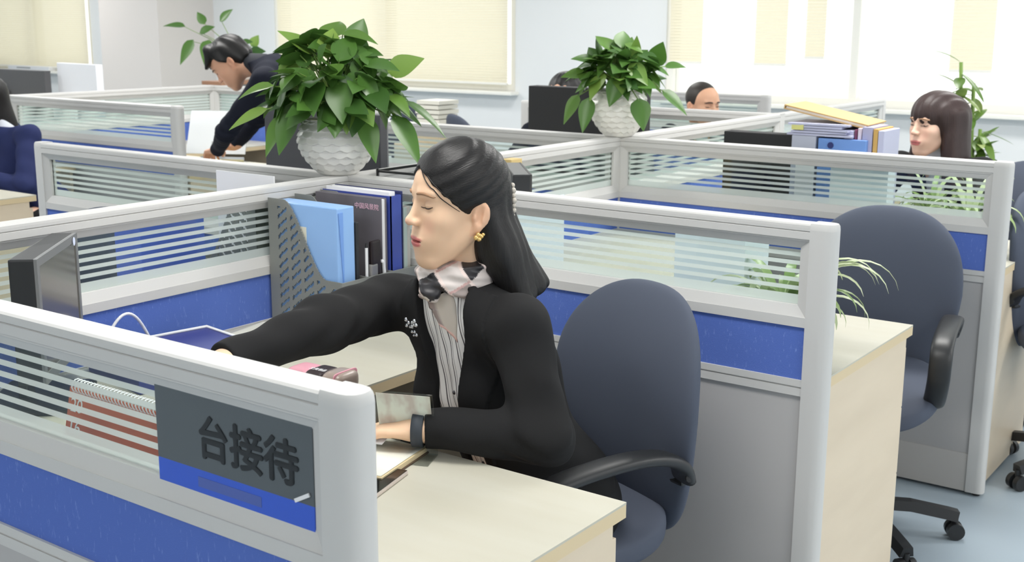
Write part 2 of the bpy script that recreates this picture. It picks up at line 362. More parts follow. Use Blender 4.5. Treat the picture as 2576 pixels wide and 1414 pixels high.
# ================================================================== desks
DZ = .75
def desk(label, y0, sx, xe, depth=.61, wing=.6, sgn=1, leg=1.40, drawers=True):
    """L desk: long top against the partition at y0 from the spine at sx out to xe, wing along the spine"""
    r = thing('office_desk', label, 'desk', (sx, y0, 0), group='L-shaped office desks')
    Lx = abs(xe-sx); X = lambda v: sgn*v
    def bx(mb, xa, xb, ya, yb, za, zb, bv=0): return mb.box((min(X(xa), X(xb)), ya, za), (max(X(xa), X(xb)), yb, zb), bv)
    t = MB(); bx(t, 0, Lx, 0, depth, DZ-.004, DZ); bx(t, 0, wing, depth, leg, DZ-.004, DZ); t.build('desktop', MAPLE_T, r)
    e = MB(); bx(e, 0, Lx, 0, depth-.0005, DZ-.027, DZ-.004); bx(e, 0, wing, depth-.0005, leg, DZ-.027, DZ-.004); e.build('edge_band', MAPLE_E, r)
    p = MB(); bx(p, Lx-.022, Lx-.004, .01, depth-.035, .012, DZ-.027); p.build('end_panel', MAPLE, r)
    p = MB(); bx(p, .03, wing-.03, leg-.02, leg-.002, .012, DZ-.027); p.build('end_panel', MAPLE, r)
    if drawers:
        c = MB(); bx(c, Lx-.40, Lx-.383, .03, depth-.06, .05, DZ-.027); bx(c, Lx-.383, Lx-.022, .03, .045, .05, DZ-.027); bx(c, Lx-.383, Lx-.022, .03, depth-.06, .05, .066); c.build('drawer_carcass', MAPLE, r)
        z = .055
        for h in (.29, .185, .165):
            d = MB(); bx(d, Lx-.40, Lx-.008, depth-.0345, depth-.0165, z, z+h-.004, .0015); dr = d.build('drawer', MAPLE, r)
            k = MB(); bx(k, Lx-.26, Lx-.14, depth-.0168, depth-.008, z+h-.045, z+h-.035, .002); k.build('handle', ALU_D, dr); z += h
    return r
desk('cream desk of the woman in the black jacket', ROW[0]+.026, SX+.026, -.925)
desk('cream desk with drawers behind the first empty chair, spider plant on it', ROW[1]+.026, SX+.026, -.925)
desk('cream desk at the right edge, behind the partition with the fringe-haired woman', ROW[2]+.026, SX+.026, -.925)
desk('desk on the far side of the striped spine glass, left of the woman', ROW[0]+.026, SX-.026, XL+.02, sgn=-1, drawers=False)
desk('desk under the black monitor behind the large plant', ROW[1]+.026, SX-.026, XL+.02, sgn=-1)
desk('desk under the black monitor behind the smaller plant', ROW[2]+.026, SX-.026, XL+.02, sgn=-1)
desk('pale maple desk at the left edge in front of the navy-jacketed person', ROW[1]+.026, S2+.026, X2)
desk('desk the bent-over man leans on', ROW[2]+.026, S2+.026, X2)
desk('far-left desk under the dark and white monitors', ROW[2]+.026, S2-.026, S2-1.5, sgn=-1, drawers=False)
# ================================================================== chairs
def make_chair(label, loc, rz, group='charcoal office chairs'):
    """origin on the floor under the seat centre, faces local -y"""
    r = thing('office_chair', label, 'office chair', loc, rz, group)
    def backf(v):
        u = max(-1, v.z/.245)                                   # -1 bottom .. 1 top
        wd = .235*(1-.20*max(0, -u)**1.2 - .05*max(0, u)**3)
        x = v.x*wd/.235; return Vector((x, .235 + v.y + .55*x*x*-1 + .05*u*u - .03*u + .035*u, .725+(v.z if v.z > 0 else v.z*1.28)))
    MB().squad((.235, .042, .245), (.80, .85), 56, 40, backf).build('backrest', CHAIRF, r, True)
    def seatf(v):
        f = -v.y/.24
        return Vector((v.x*(1-.08*max(0, -f)), v.y, .46+v.z - .03*max(0, f)**3 - .10*v.x*v.x + .022*abs(v.x/.24)**3 + .035*max(0, -f)**4))
    MB().squad((.222, .245, .045), (.55, .62), 56, 24, seatf).build('seat', CHAIRF, r, True)
    for s in (-1, 1):
        path = [(s*.20, -.06, .46), (s*.212, -.125, .49), (s*.224, -.185, .56), (s*.227, -.197, .615), (s*.226, -.172, .655), (s*.225, -.10, .674), (s*.224, .04, .680), (s*.222, .13, .668), (s*.216, .185, .640), (s*.206, .208, .605)]
        pts = []
        P = [Vector(p) for p in path]
        for i in range(len(P)-1):
            a, b_, c, d = P[max(i-1, 0)], P[i], P[i+1], P[min(i+2, len(P)-1)]
            for t in (0, .25, .5, .75): pts.append(.5*((2*b_)+(c-a)*t+(2*a-5*b_+4*c-d)*t*t+(3*b_-a-3*c+d)*t**3))
        pts.append(P[-1]); pr = [(.030*math.copysign(abs(math.cos(q))**.7, math.cos(q)), .0135*math.copysign(abs(math.sin(q))**.8, math.sin(q))) for q in [2*PI*k/18 for k in range(18)]]
        # profile frame: u sideways (x), w in the plane of the loop
        m = MB(); vs = []; n = len(pr)
        for i, p in enumerate(pts):
            t = (pts[min(i+1, len(pts)-1)]-pts[max(i-1, 0)]).normalized(); a = Vector((1, 0, 0)); a = (a-t*a.dot(t)).normalized(); b2 = t.cross(a)
            vs += [p+a*u+b2*w for u, w in pr]
        m.add(vs, [(i*n+k, i*n+(k+1) % n, (i+1)*n+(k+1) % n, (i+1)*n+k) for i in range(len(pts)-1) for k in range(n)] + [tuple(range(n)), tuple((len(pts)-1)*n+k for k in range(n))])
        ar = m.build('armrest', BLACKP, r, True)
        b = MB(); b.lathe([(.011, 0), (.011, .004), (.006, .006)], 12); o = b.build('bolt', BLACKM, ar); o.location = (s*.232, .197, .617); o.rotation_euler = (0, s*PI/2, 0)
        MB().box((s*.185-.02, .20, .585), (s*.185+.022, .232, .612), .006).build('arm_bracket', BLACKP, r)
    MB().sweep([(0, .06, .405), (0, .22, .41), (0, .285, .45), (0, .30, .56), (0, .285, .68)], [(-.03, -.006), (.03, -.006), (.03, .006), (-.03, .006)], (1, 0, 0)).build('back_bracket', BLACKP, r)
    MB().box((-.10, -.11, .385), (.10, .11, .42), .012).build('tilt_mechanism', BLACKP, r)
    MB().lathe([(.026, .10), (.026, .26), (.015, .262), (.015, .39)], 16).build('gas_column', BLACKP, r)
    MB().lathe([(.042, .075), (.05, .09), (.046, .125), (.03, .135)], 20).build('base_hub', BLACKP, r)
    for k in range(5):
        a = 2*PI*k/5 + .35; R = Matrix.Rotation(a, 4, 'Z')
        p = [R @ Vector(q) for q in ((.03, 0, .105), (.16, 0, .10), (.275, 0, .078), (.30, 0, .072))]
        sp = MB().sweep(p, [(-.022, -.014), (.022, -.014), (.015, .016), (-.015, .016)], (0, 0, 1)).build('base_spoke', BLACKP, r)
        c = R @ Vector((.295, 0, 0)); t = R.to_3x3() @ Vector((0, 1, 0)); m = MB()
        m.tube([(c.x, c.y, .07), (c.x, c.y, .045)], .010, 10)
        for s in (-1, 1): m.tube([c+t*(s*.008)+Vector((0, 0, .027)), c+t*(s*.026)+Vector((0, 0, .027))], [.0265, .0255], 18)
        m.build('caster', BLACKP, sp, angle=40)
    return r
chair1 = make_chair('charcoal office chair the woman in the black jacket sits on', (-1.335, 1.967, 0), math.radians(-20))
dup(chair1, (-1.145, 3.375, 0), math.radians(10), 'empty charcoal office chair behind the desk with the spider plant')
dup(chair1, (-1.15, 4.98, 0), math.radians(-6), 'charcoal chair behind the fringe-haired woman, its top just showing at the right edge')
dup(chair1, (-.66, 4.28, 0), math.radians(70), 'charcoal office chair in the aisle at the right edge, cut by the frame')
dup(chair1, (-3.13, 5.02, 0), math.radians(3), 'charcoal office chair of the black-haired person behind the matt black monitor')
dup(chair1, (-5.55, 6.60, 0), math.radians(215), 'dark chair back showing far off, just right of the large plant')
dup(chair1, (-4.44, 5.98, 0), math.radians(150), 'small far charcoal chair by the white wall under the blind window')
dup(chair1, (-5.66, 3.30, 0), math.radians(37), 'charcoal chair under the navy-jacketed person')
dup(chair1, (-3.02, 1.90, 0), math.radians(8), 'dark chair seen only through the striped spine glass left of the woman')
# ================================================================== monitors
SCREEN = mat('switched_off_screen', (92, 88, 82), .16, 0, .6)
SCREENG = mat('silver_bezel', (116, 117, 118), .4)
def monitor(label, loc, rz, w, h, th=.03, z0=.12, back=DARKM, front=SCREEN, frame=None, tilt=0., name='computer_monitor'):
    """screen faces local -y, origin on the desk"""
    r = thing(name, label, 'monitor', loc, rz, 'desktop monitors')
    fm = frame or back
    c = MB(); c.box((-w/2, -th/2, z0), (w/2, th/2, z0+h), .004); body = c.build('housing', back, r)
    bz = MB(); t = .016; y = -th/2-.004
    bz.box((-w/2, y, z0), (w/2, y+.006, z0+t+.006)); bz.box((-w/2, y, z0+h-t), (w/2, y+.006, z0+h)); bz.box((-w/2, y, z0+t), (-w/2+t, y+.006, z0+h-t)); bz.box((w/2-t, y, z0+t), (w/2, y+.006, z0+h-t)); bz.build('bezel', fm, r)
    MB().box((-w/2+t, y+.002, z0+t+.006), (w/2-t, y+.005, z0+h-t)).build('screen', front, r)
    MB().box((-.03, th/2, z0+h*.35), (.03, th/2+.03, z0+h*.35+.06), .004).box((-.025, th/2+.02, .01), (.025, th/2+.04, z0+h*.4), .004).build('stand_neck', back, r)
    MB().box((-.11, -.06, 0), (.11, .12, .012), .004).build('stand_base', back, r)
    return r
m1 = monitor('small black-sided monitor in the desk corner at the left, angled to the woman', (-2.155, 1.37, DZ), math.radians(131.5), .30, .25, .05, .075, BLACKP, SCREEN, SCREENG)
STK = mat('pale_blue_sticker', (214, 222, 245), .6)
MB().lathe([(.009, 0), (.009, .0008)], 20).build('round_sticker', STK, m1).matrix_local = Matrix.Translation((.115, -.0305, .312)) @ Matrix.Rotation(PI/2, 4, 'X')
monitor('black monitor behind the woman\'s head, only its corner showing right of her hair', (-2.025, 2.825, DZ), math.radians(131.5), .30, .278, .05, .075, BLACKP, SCREEN, DARKM)
monitor('large black-backed monitor behind the big potted plant', (-2.835, 2.86, DZ), math.radians(180), .53, .42, .035, .06, mat('graphite_monitor_back', (66, 66, 70), .5), SCREEN, SCREENG)
monitor('matt black monitor back behind the smaller potted plant', (-2.735, 4.33, DZ), math.radians(180), .57, .42, .06, .08, BLACKM, SCREEN)
monitor('low dark monitor whose top edge shows beside the blue binders', (-1.838, 4.14, DZ), math.radians(180), .305, .30, .06, .075, BLACKM, SCREEN)
mb_ = monitor('dark grey monitor seen from behind at the far left edge', (-7.39, 4.55, DZ), math.radians(180), .86, .30, .04, .15, mat('grey_monitor_back', (84, 84, 86), .6), SCREEN)
MB().lathe([(.022, 0), (.022, .003)], 16).build('maker_badge', SCREENG, mb_).matrix_local = Matrix.Translation((.02, .021, .34)) @ Matrix.Rotation(-PI/2, 4, 'X')
monitor('bright white all-in-one monitor at the far left, seen from behind', (-6.72, 4.62, DZ), math.radians(172), .52, .40, .04, .10, mat('gloss_white_plastic', (244, 245, 250), .3), SCREEN)
# ================================================================== file organizer and files beside the woman
ox, oy = -2.30, 2.11
org = thing('file_organizer', 'grey perforated plastic file organizer against the corner post, holding blue files', 'file organizer', (ox, oy, DZ))
def org_panel(y):
    """perforated side panel in the xz plane with a swooping front; built from strips around the slots"""
    D, Ht, lip = .255, .325, .132
    def top(x):
        t = min(max((x-.055)/.15, 0), 1); return Ht-(Ht-lip)*(t*t*(3-2*t))
    bm = bmesh.new(); nx, nz = 68, 86
    def slot(x, z):
        for cx in (.052, .097, .142, .187, .228):
            if abs(x-cx) < .022:
                k = round((z-.75*(x-cx)-.03)/.026); c = .03+.026*k+.75*(x-cx)
                if k >= 0 and abs(z-c) < .0052 and abs(x-cx) < .0165 and z < top(x)-.018 and z > .02 and cx < .24: return True
        return False
    g = {}
    def vert(i, j):
        x = D*i/nx; return g.setdefault((i, j), bm.verts.new((x, 0, min(Ht*j/nz, top(x)))))
    for i in range(nx):
        for j in range(nz):
            xm, zm = D*(i+.5)/nx, Ht*(j+.5)/nz
            if zm < top(xm) and not slot(xm, zm): bm.faces.new((vert(i, j), vert(i+1, j), vert(i+1, j+1), vert(i, j+1)))
    r_ = bmesh.ops.extrude_face_region(bm, geom=bm.faces[:]); bmesh.ops.translate(bm, verts=[v for v in r_['geom'] if isinstance(v, bmesh.types.BMVert)], vec=(0, .003, 0))
    bmesh.ops.remove_doubles(bm, verts=bm.verts, dist=1e-5); bmesh.ops.recalc_face_normals(bm, faces=bm.faces)
    me = bpy.data.meshes.new('side_panel'); bm.to_mesh(me); bm.free(); o = link('side_panel', me, GREYPL, org); o.location = (0, y, 0); return o
for y in (0, .095, .19, .285): org_panel(y)
f = MB()
for k in range(3):
    y0 = .003+.095*k
    # front lip with slanted slots, made of bars
    f.box((.251, y0, 0), (.255, y0+.092, .035)); f.box((.251, y0, .098), (.255, y0+.092, .131)); f.box((.251, y0, .035), (.255, y0+.018, .098)); f.box((.251, y0+.074, .035), (.255, y0+.092, .098))
    for q in range(6):
        yy = y0+.018+.0098*q; f.add([(.251, yy, .035), (.251, yy+.0055, .035), (.251, yy+.0055-.006+.006, .098), (.251, yy, .098), (.255, yy, .035), (.255, yy+.0055, .035), (.255, yy+.0055, .098), (.255, yy, .098)], [(0, 3, 2, 1), (4, 5, 6, 7), (0, 1, 5, 4), (1, 2, 6, 5), (2, 3, 7, 6), (3, 0, 4, 7)])
f.build('front_lip', GREYPL, org)
MB().box((0, 0, 0), (.255, .288, .004)).build('tray', GREYPL, org); MB().box((0, .003, .004), (.003, .288, .31)).build('back_panel', GREYPL, org)
dup(org, (-2.362, 2.41, DZ), PI, 'second grey perforated organizer, seen through the striped spine glass')
LBLUE = mat('light_blue_polypropylene', (146, 186, 236), .35, sss=0); LBLUE_D = mat('light_blue_flap', (118, 160, 226), .4)
def at_org(name, label, cat, y, x=.006, group=None, rz=0): return thing(name, label, cat, (ox+x, oy+y, DZ+.005), rz, group)
bx1 = at_org('document_case', 'light blue plastic document case with a paper label, in the grey organizer', 'file box', .006)
MB().box((0, 0, 0), (.232, .062, .312), .003).build('case_body', LBLUE, bx1)
c = MB(); c.add([(.233, .004, .30), (.2345, .004, .30), (.2345, .020, .08), (.233, .020, .08), (.233, .0195, .30), (.2345, .0195, .30)], [(0, 4, 3), (1, 2, 5), (0, 1, 5, 4), (4, 5, 2, 3), (0, 3, 2, 1)]); c.build('flap_edge', LBLUE_D, bx1)
MB().box((.095, -.0006, .205), (.125, -.0001, .255)).build('paper_label', CREAMP, bx1)
b = at_org('black_folder', 'slim black folder just behind the light blue document case', 'folder', .0705); MB().box((0, 0, 0), (.235, .010, .27), .002).build('cover', mat('black_card', (40, 42, 44), .5), b); 
b = at_org('hardback_book', 'grey hardback book with small pinkish characters, between the light blue case and the blue binder', 'book', .168, .004)
MB().box((0, 0, 0), (.235, .003, .318)).box((0, .018, 0), (.235, .021, .318)).box((0, .003, 0), (.004, .018, .318)).build('book_cover', mat('grey_book_cover', (112, 108, 114), .4, vary=((6, 6, 5), (96, 92, 94), .4, .6)), b)
MB().box((.004, .003, .003), (.231, .018, .315)).build('pages', WHITE, b)
PINKT = mat('pink_print', (232, 190, 206), .6)
text_mesh('cover_text', '中国风景院', .017, PINKT, b, Matrix.Translation((.142, -.0006, .288)) @ Matrix.Rotation(PI/2, 4, 'X'), .0003)
RB = mat('royal_blue_binder', (62, 78, 158), .4)
b = at_org('ring_binder', 'royal blue ring binder stuffed with papers, in the grey organizer', 'binder', .197, .002)
MB().box((0, 0, 0), (.245, .0025, .322)).box((0, .0405, 0), (.245, .043, .322)).box((.242, 0, 0), (.245, .043, .322)).build('binder_cover', RB, b)
p = MB()
for k in range(7): p.box((.002+.003*(k % 3), .004+.005*k, .006), (.225+.004*(k % 2), .0085+.005*k, .318+.004*((k*7) % 4)))
p.build('papers', WHITE, b)
b = at_org('navy_folder', 'thin navy folder standing behind the royal blue binder', 'folder', .243, .002); MB().box((0, 0, 0), (.24, .007, .33), .002).build('cover', mat('navy_card', (38, 44, 92), .5), b)
b = at_org('pale_folder', 'pale grey-green folder at the far end of the grey organizer', 'folder', .252, .002); MB().box((0, 0, 0), (.24, .014, .285), .002).build('cover', mat('pale_green_card', (166, 180, 176), .5), b)
b = at_org('pale_folder', 'pale beige folder last in the grey organizer, by the woman\'s face', 'folder', .268, .002); MB().box((0, 0, 0), (.235, .016, .285), .002).build('cover', mat('pale_beige_card', (176, 172, 166), .5), b)
b = thing('pen', 'white and black pen upright in front of the grey book', 'pen', (ox+.243, oy+.105, DZ+.005)); MB().tube([(0, 0, 0), (0, 0, .2)], .004, 10).build('barrel', WHITEP, b, angle=40); MB().tube([(0, 0, .2), (0, 0, .212)], [.0035, .002], 10).build('tip', BLACKP, b, angle=40)
b = thing('hole_punch', 'black and grey desk tool standing in front of the grey book', 'desk tool', (ox+.243, oy+.135, DZ+.005), math.radians(8))
MB().box((-.006, -.018, .10), (.006, .022, .215), .005).build('black_handle', mat('black_rubber', (30, 20, 22), .4), b); MB().box((-.007, -.022, 0), (.007, .006, .155), .004).build('grey_body', mat('grey_metal', (150, 148, 146), .35, .4), b)
b = thing('scissors', 'white-handled scissors in front of the royal blue binder', 'scissors', (ox+.243, oy+.172, DZ+.005)); MB().tube([(0, 0, .02), (0, 0, .12), (0, -.004, .152), (0, -.010, .158)], .005, 10).build('handle', WHITEP, b, True); MB().box((-.001, -.004, 0), (.001, .004, .05)).build('blade', ALU_D, b)
# things lying around on the woman's desk
b = thing('paper_sheet', 'loose white sheet on the desk beside the organizer base', 'paper', (-2.17, 2.0, DZ), .2); MB().box((-.11, -.1, 0), (.11, .1, .003)).build('sheet', CREAMP, b)
b = thing('dark_blue_folder', 'dark blue box file with a white rim, behind the woman\'s hand', 'box file', (-2.13, 1.66, DZ), math.radians(-10))
MB().box((-.12, -.15, 0), (.12, .15, .05), .004).build('folder_body', mat('deep_navy_plastic', (44, 54, 128), .5), b)
rm = MB(); rm.tube([(-.12, -.15, .052), (-.12, .15, .052), (.12, .15, .052), (.12, -.15, .052), (-.12, -.15, .052)], .004, 8); rm.build('white_rim', WHITEP, b, True)
pts = [(-2.27+.012*math.sin(t*3), 1.545+.17*t/1.0, .752+.115*math.sin(PI*t)) for t in [k/24 for k in range(25)]]
tag(MB().tube(pts, .0035, 10).build('white_cable', WHITEP, None, True), 'white cable arching up against the blue partition fabric', 'cable')
# pink pouch
b = thing('pencil_pouch', 'pink and taupe pencil pouch with a black lettered label on the desk wing', 'pencil case', (-1.768, 1.775, DZ), math.radians(3)); b.scale = (.7, .95, .9)
PK = mat('pink_vinyl', (222, 158, 172), .35); TP = mat('taupe_vinyl', (158, 142, 132), .3)
def pouchf(x0, x1):
    def g(v): return Vector((x0+(x1-x0)*(v.x+1)/2, v.y, .021+v.z))
    return g
MB().squad((1, .034, .02), (.5, .35), 24, 14, pouchf(-.135, -.05)).build('pink_end', PK, b, True)
MB().squad((1, .036, .022), (.5, .3), 24, 14, pouchf(-.058, .012)).build('label_band', mat('black_label', (44, 30, 34), .5), b, True)
MB().squad((1, .04, .026), (.6, .5), 32, 16, pouchf(.008, .090)).build('taupe_end', TP, b, True)
MB().squad((1, .0412, .0272), (.3, .5), 32, 16, pouchf(.066, .0725)).build('pink_rim', PK, b, True)
text_mesh('label_text', '文具用品', .016, WHITE, b, Matrix.Translation((-.054, -.02, .0432)), .0003)
# calendar
CALO = mat('orange_calendar_sheet', (206, 104, 74), .5, vary=((9, 9, 14), (188, 92, 66), .4, .65))
cal = thing('desk_calendar', 'orange desk calendar with white coil, seen through the striped glass', 'calendar', (-1.505, 1.085, DZ))
M1 = Matrix.Rotation(math.radians(-12), 4, 'X')
o = MB().box((-.15, -.001, 0), (.15, .001, .198)).build('front_sheet', CALO, cal); o.matrix_local = Matrix.Translation((0, -.045, 0)) @ M1
text_mesh('year_text', '20', .032, WHITE, o, Matrix.Translation((-.143, -.0014, .160)) @ Matrix.Rotation(PI/2, 4, 'X'), .0003)
text_mesh('year_text', '16', .032, WHITE, o, Matrix.Translation((-.143, -.0014, .126)) @ Matrix.Rotation(PI/2, 4, 'X'), .0003)
o2 = MB().box((-.15, -.001, 0), (.15, .001, .198)).build('back_board', CREAMP, cal); o2.matrix_local = Matrix.Translation((0, .045, 0)) @ Matrix.Rotation(math.radians(12), 4, 'X')
co = MB()
for k in range(34):
    x = -.14+.28*k/33; co.tube([(x+.0007*q, .011*math.cos(PI*q/5), .196+.011*math.sin(PI*q/5)) for q in range(-1, 11)], .0012, 5, False)
co.build('coil_binding', WHITEP, cal, True)
b = thing('paper_stack', 'loose papers lying behind the orange calendar', 'paper', (-1.56, 1.30, DZ), .3); p = MB()
for k in range(4): p.box((-.14+.01*k, -.1+.006*k, .002*k), (.14-.012*k, .1, .002*k+.0016), 0, Matrix.Rotation(.12*k, 3, 'Z'))
p.build('sheets', mat('pale_green_paper', (206, 212, 190), .8), b)
# sign plate behind the glass line
sg = thing('name_plate', 'dark glossy plate with black characters and a blue strip on the nearest partition', 'sign', (-1.276, ROW[0]-.0125, .911))
MB().box((0, 0, .0), (.293, .0075, .036)).build('blue_strip', mat('bright_blue_strip', (52, 92, 206), .3), sg)
MB().box((0, 0, .036), (.293, .0075, .142)).build('grey_face', mat('dark_grey_gloss', (84, 90, 94), .12, 0, .6), sg)
BT = mat('black_lettering', (26, 28, 31), .4)
text_mesh('sign_text', '台接待', .0625, BT, sg, Matrix.Translation((.082, -.0006, .060)) @ Matrix.Rotation(PI/2, 4, 'X'), .0004, 'LEFT', 0., .0017)
MB().box((.08, -.0004, .012), (.20, .0, .026)).build('faded_line', mat('faded_grey_print', (78, 98, 172), .4), sg)
b = thing('paper_tag', 'tiny white paper corner sticking out at the lower right of the dark plate', 'paper tag', (-.996, ROW[0]-.0150, .955)); MB().box((-.020, 0, -.0025), (.008, .0018, .0025), 0, Matrix.Rotation(math.radians(-28), 3, 'Y')).build('tag', WHITE, b)
# notebook, phone, card stand
nb = thing('notebook', 'open notebook with cream pages and tan cover beside the phone', 'notebook', (-1.415, 1.475, DZ), math.radians(12))
MB().box((-.105, -.075, 0), (.105, .095, .003), .001).build('cover', mat('dark_brown_cover', (84, 66, 54), .5), nb)
MB().box((-.102, -.072, .003), (.102, .092, .011)).build('page_block', mat('tan_page_edge', (214, 196, 158), .6), nb)
pg = MB(); vs = []; n = 16
for j in range(2):
    for i in range(n+1):
        t = i/n; vs.append((.098-.2*t, -.068+.155*j, .0125+.035*max(0, t-.35)**1.3*(1 if j else .55)))
pg.add(vs, [(i, i+1, n+2+i, n+1+i) for i in range(n)]); o = pg.build('open_page', mat('cream_page', (234, 234, 222), .75), nb, True)
sd_ = o.modifiers.new('thick', 'SOLIDIFY'); sd_.thickness = .0008
b = thing('paper_sheet', 'white sheet of paper lying across the open notebook under the woman\'s hand', 'paper', (-1.463, 1.53, DZ+.022), math.radians(22))
vs = []; n = 12
for j in range(2):
    for i in range(n+1): t = i/n; vs.append((.07-.16*t, -.04+.085*j, .004+.032*t*t+.006*j))
o = MB().add(vs, [(i, i+1, n+2+i, n+1+i) for i in range(n)]).build('sheet', WHITE, b, True); q = o.modifiers.new('thick', 'SOLIDIFY'); q.thickness = .0008
ph = thing('mobile_phone', 'black mobile phone with pale rim lying on the near desk edge', 'phone', (-1.311, 1.404, DZ), math.radians(104))
MB().box((-.075, -.038, 0), (.075, .038, .008), .003).build('phone_rim', mat('rose_silver_metal', (214, 202, 194), .3, .3), ph)
MB().box((-.0735, -.0365, .0078), (.0735, .0365, .0086), .0003).build('phone_screen', mat('black_phone_glass', (14, 14, 15), .08, 0, .6), ph)
MB().box((.06, -.012, .0084), (.066, .012, .009), .0002).build('earpiece', WHITEP, ph)
cs = thing('card_stand', 'clear acrylic stand with a faded photo card behind the notebook', 'card stand', (-1.372, 1.565, DZ), math.radians(-158))
Mt = Matrix.Rotation(math.radians(-14), 4, 'X')
o = MB().box((-.066, -.0015, 0), (.066, .0015, .128), .001).build('acrylic_sheet', ACRYL, cs); o.matrix_local = Mt
o = MB().box((-.060, -.0025, .03), (.042, -.0018, .122)).build('photo_card', mat('faded_photo', (238, 236, 228), .4, vary=((30, 30, 18), (214, 196, 190), .45, .6)), cs); o.matrix_local = Mt
MB().box((-.066, -.0, 0), (.066, .06, .003), .001).build('acrylic_foot', ACRYL, cs)
# ================================================================== other cubicles
def white_box(label, x, y, w, d, h, m=None, rz=0):
    r = thing('document_tray', label, 'document tray', (x, y, DZ), rz); k = MB(); k.box((-w/2, -d/2, 0), (w/2, d/2, .004))
    k.box((-w/2, -d/2, .004), (w/2, -d/2+.004, h)); k.box((-w/2, -d/2+.004, .004), (-w/2+.004, d/2, h)); k.box((w/2-.004, -d/2+.004, .004), (w/2, d/2, h)); k.build('tray_shell', m or mat('pale_blue_white_plastic', (224, 232, 240), .45), r)
    p = MB(); z = .004
    for i in range(int((h-.02)/.012)): p.box((-w/2+.008+.002*(i % 3), -d/2+.008, z), (w/2-.008, d/2-.01, z+.010)); z += .012
    p.build('papers', WHITE, r); return r
white_box('pale document tray behind the glass right of the woman\'s hair', -1.90, 2.66, .16, .22, .30)
white_box('pale document tray behind the glass between the woman\'s chair and the end post', -1.30, 2.70, .19, .14, .285)
white_box('pale document tray behind the glass of the partition with the fringe-haired woman', -1.415, 4.005, .20, .07, .30)
b = thing('paper_sheet', 'white sheet standing in the second organizer behind the striped spine glass', 'paper', (-2.49, 2.205, DZ+.004), 0); MB().box((-.115, -.002, 0), (.115, .002, .36)).build('sheet', WHITE, b)
b = thing('blue_box_file', 'blue box file behind the striped spine glass left of the organizer', 'box file', (-2.60, 2.0, DZ), 0.05); MB().box((-.05, -.11, 0), (.05, .11, .27), .004).build('box', mat('mid_blue_box', (86, 110, 200), .5), b)
b = thing('yellow_box', 'small tan cardboard box just right of the woman\'s head', 'box', (-2.262, 3.13, DZ)); MB().box((-.02, -.03, 0), (.02, .03, .338), .002).build('carton', mat('tan_card', (204, 180, 124), .7), b)
b = thing('wire_rack', 'black-framed clear letter rack left of the woman\'s forehead', 'letter rack', (-2.19, 2.62, DZ), math.radians(0)); k = MB()
for z in (.12, .24, .355):
    k.tube([(-.10, -.1, z), (.10, -.1, z), (.10, .1, z), (-.10, .1, z), (-.10, -.1, z)], .004, 6)
for sx_ in (-1, 1):
    for sy_ in (-1, 1): k.tube([(sx_*.1, sy_*.1, 0), (sx_*.1, sy_*.1, .362)], .005, 6)
k.build('wire_frame', BLACKP, b, True)
# binders stack of the fringe-haired woman's desk
def binder(label, x, y, z, sx_, sy_, sz, m, rz=0, lab=None):
    r = thing('box_binder', label, 'binder', (x, y, z), rz, 'binders on the far right desk'); MB().box((-sx_/2, -sy_/2, 0), (sx_/2, sy_/2, sz), .002).build('binder_body', m, r)
    if lab: MB().box((-sx_/2+.02, -sy_/2-.0012, sz*.2), (-sx_/2+.09, -sy_/2-.0002, sz*.75)).build('spine_label', lab, r)
    return r
MB2 = mat('mid_blue_binder', (112, 152, 216), .4); LAV = mat('lavender_folder', (190, 192, 216), .6)
binder('light blue box binder with a dark ring hole, right of the low dark monitor top', -1.515, 4.17, DZ, .172, .22, .375, MB2)
o = MB().lathe([(.011, 0), (.011, .002)], 16); bnd = o.build('ring_hole', mat('navy_hole', (40, 50, 110), .6), [q for q in COL.objects if q.get('label', '').startswith('light blue box binder with a dark ring')][0]); bnd.matrix_local = Matrix.Translation((-.04, -.111, .352)) @ Matrix.Rotation(PI/2, 4, 'X')
binder('pale grey box binder with a label left of the light blue binder', -1.655, 4.17, DZ, .09, .22, .38, mat('pale_grey_binder', (186, 190, 206), .5), 0, WHITE)
b = thing('paper_stack', 'untidy pile of lavender-white papers on the blue binders', 'paper', (-1.60, 4.16, DZ+.381)); p = MB()
for k in range(5): p.box((-.12+.012*((k*5) % 4), -.10, .009*k), (.12-.01*((k*3) % 5), .1, .009*k+.007), 0, Matrix.Rotation(.06*math.sin(k*2.1), 3, 'Z'))
p.build('sheets', LAV, b)
b = thing('yellow_note', 'small yellow sticky note on the pile of papers', 'sticky note', (-1.68, 4.06, DZ+.40)); MB().box((-.022, -.003, 0), (.022, .0, .018)).build('note', mat('yellow_note_paper', (222, 220, 140), .7), b)
b = thing('tan_folder', 'tan folder lying slanted across the top of the binder pile', 'folder', (-1.60, 4.20, DZ+.440), .05); q = MB().box((-.155, -.11, 0), (.155, .11, .004)).box((-.155, -.11, .012), (.155, .11, .016)).box((-.155, -.11, .004), (-.151, .11, .012)); o = q.build('cover', mat('tan_folder_card', (204, 168, 112), .6), b); o.rotation_euler = (0, math.radians(11), 0)
o = MB().box((-.148, -.107, .004), (.15, .106, .012)).build('papers', mat('pinkish_paper', (232, 222, 212), .8), b); o.rotation_euler = (0, math.radians(11), 0)
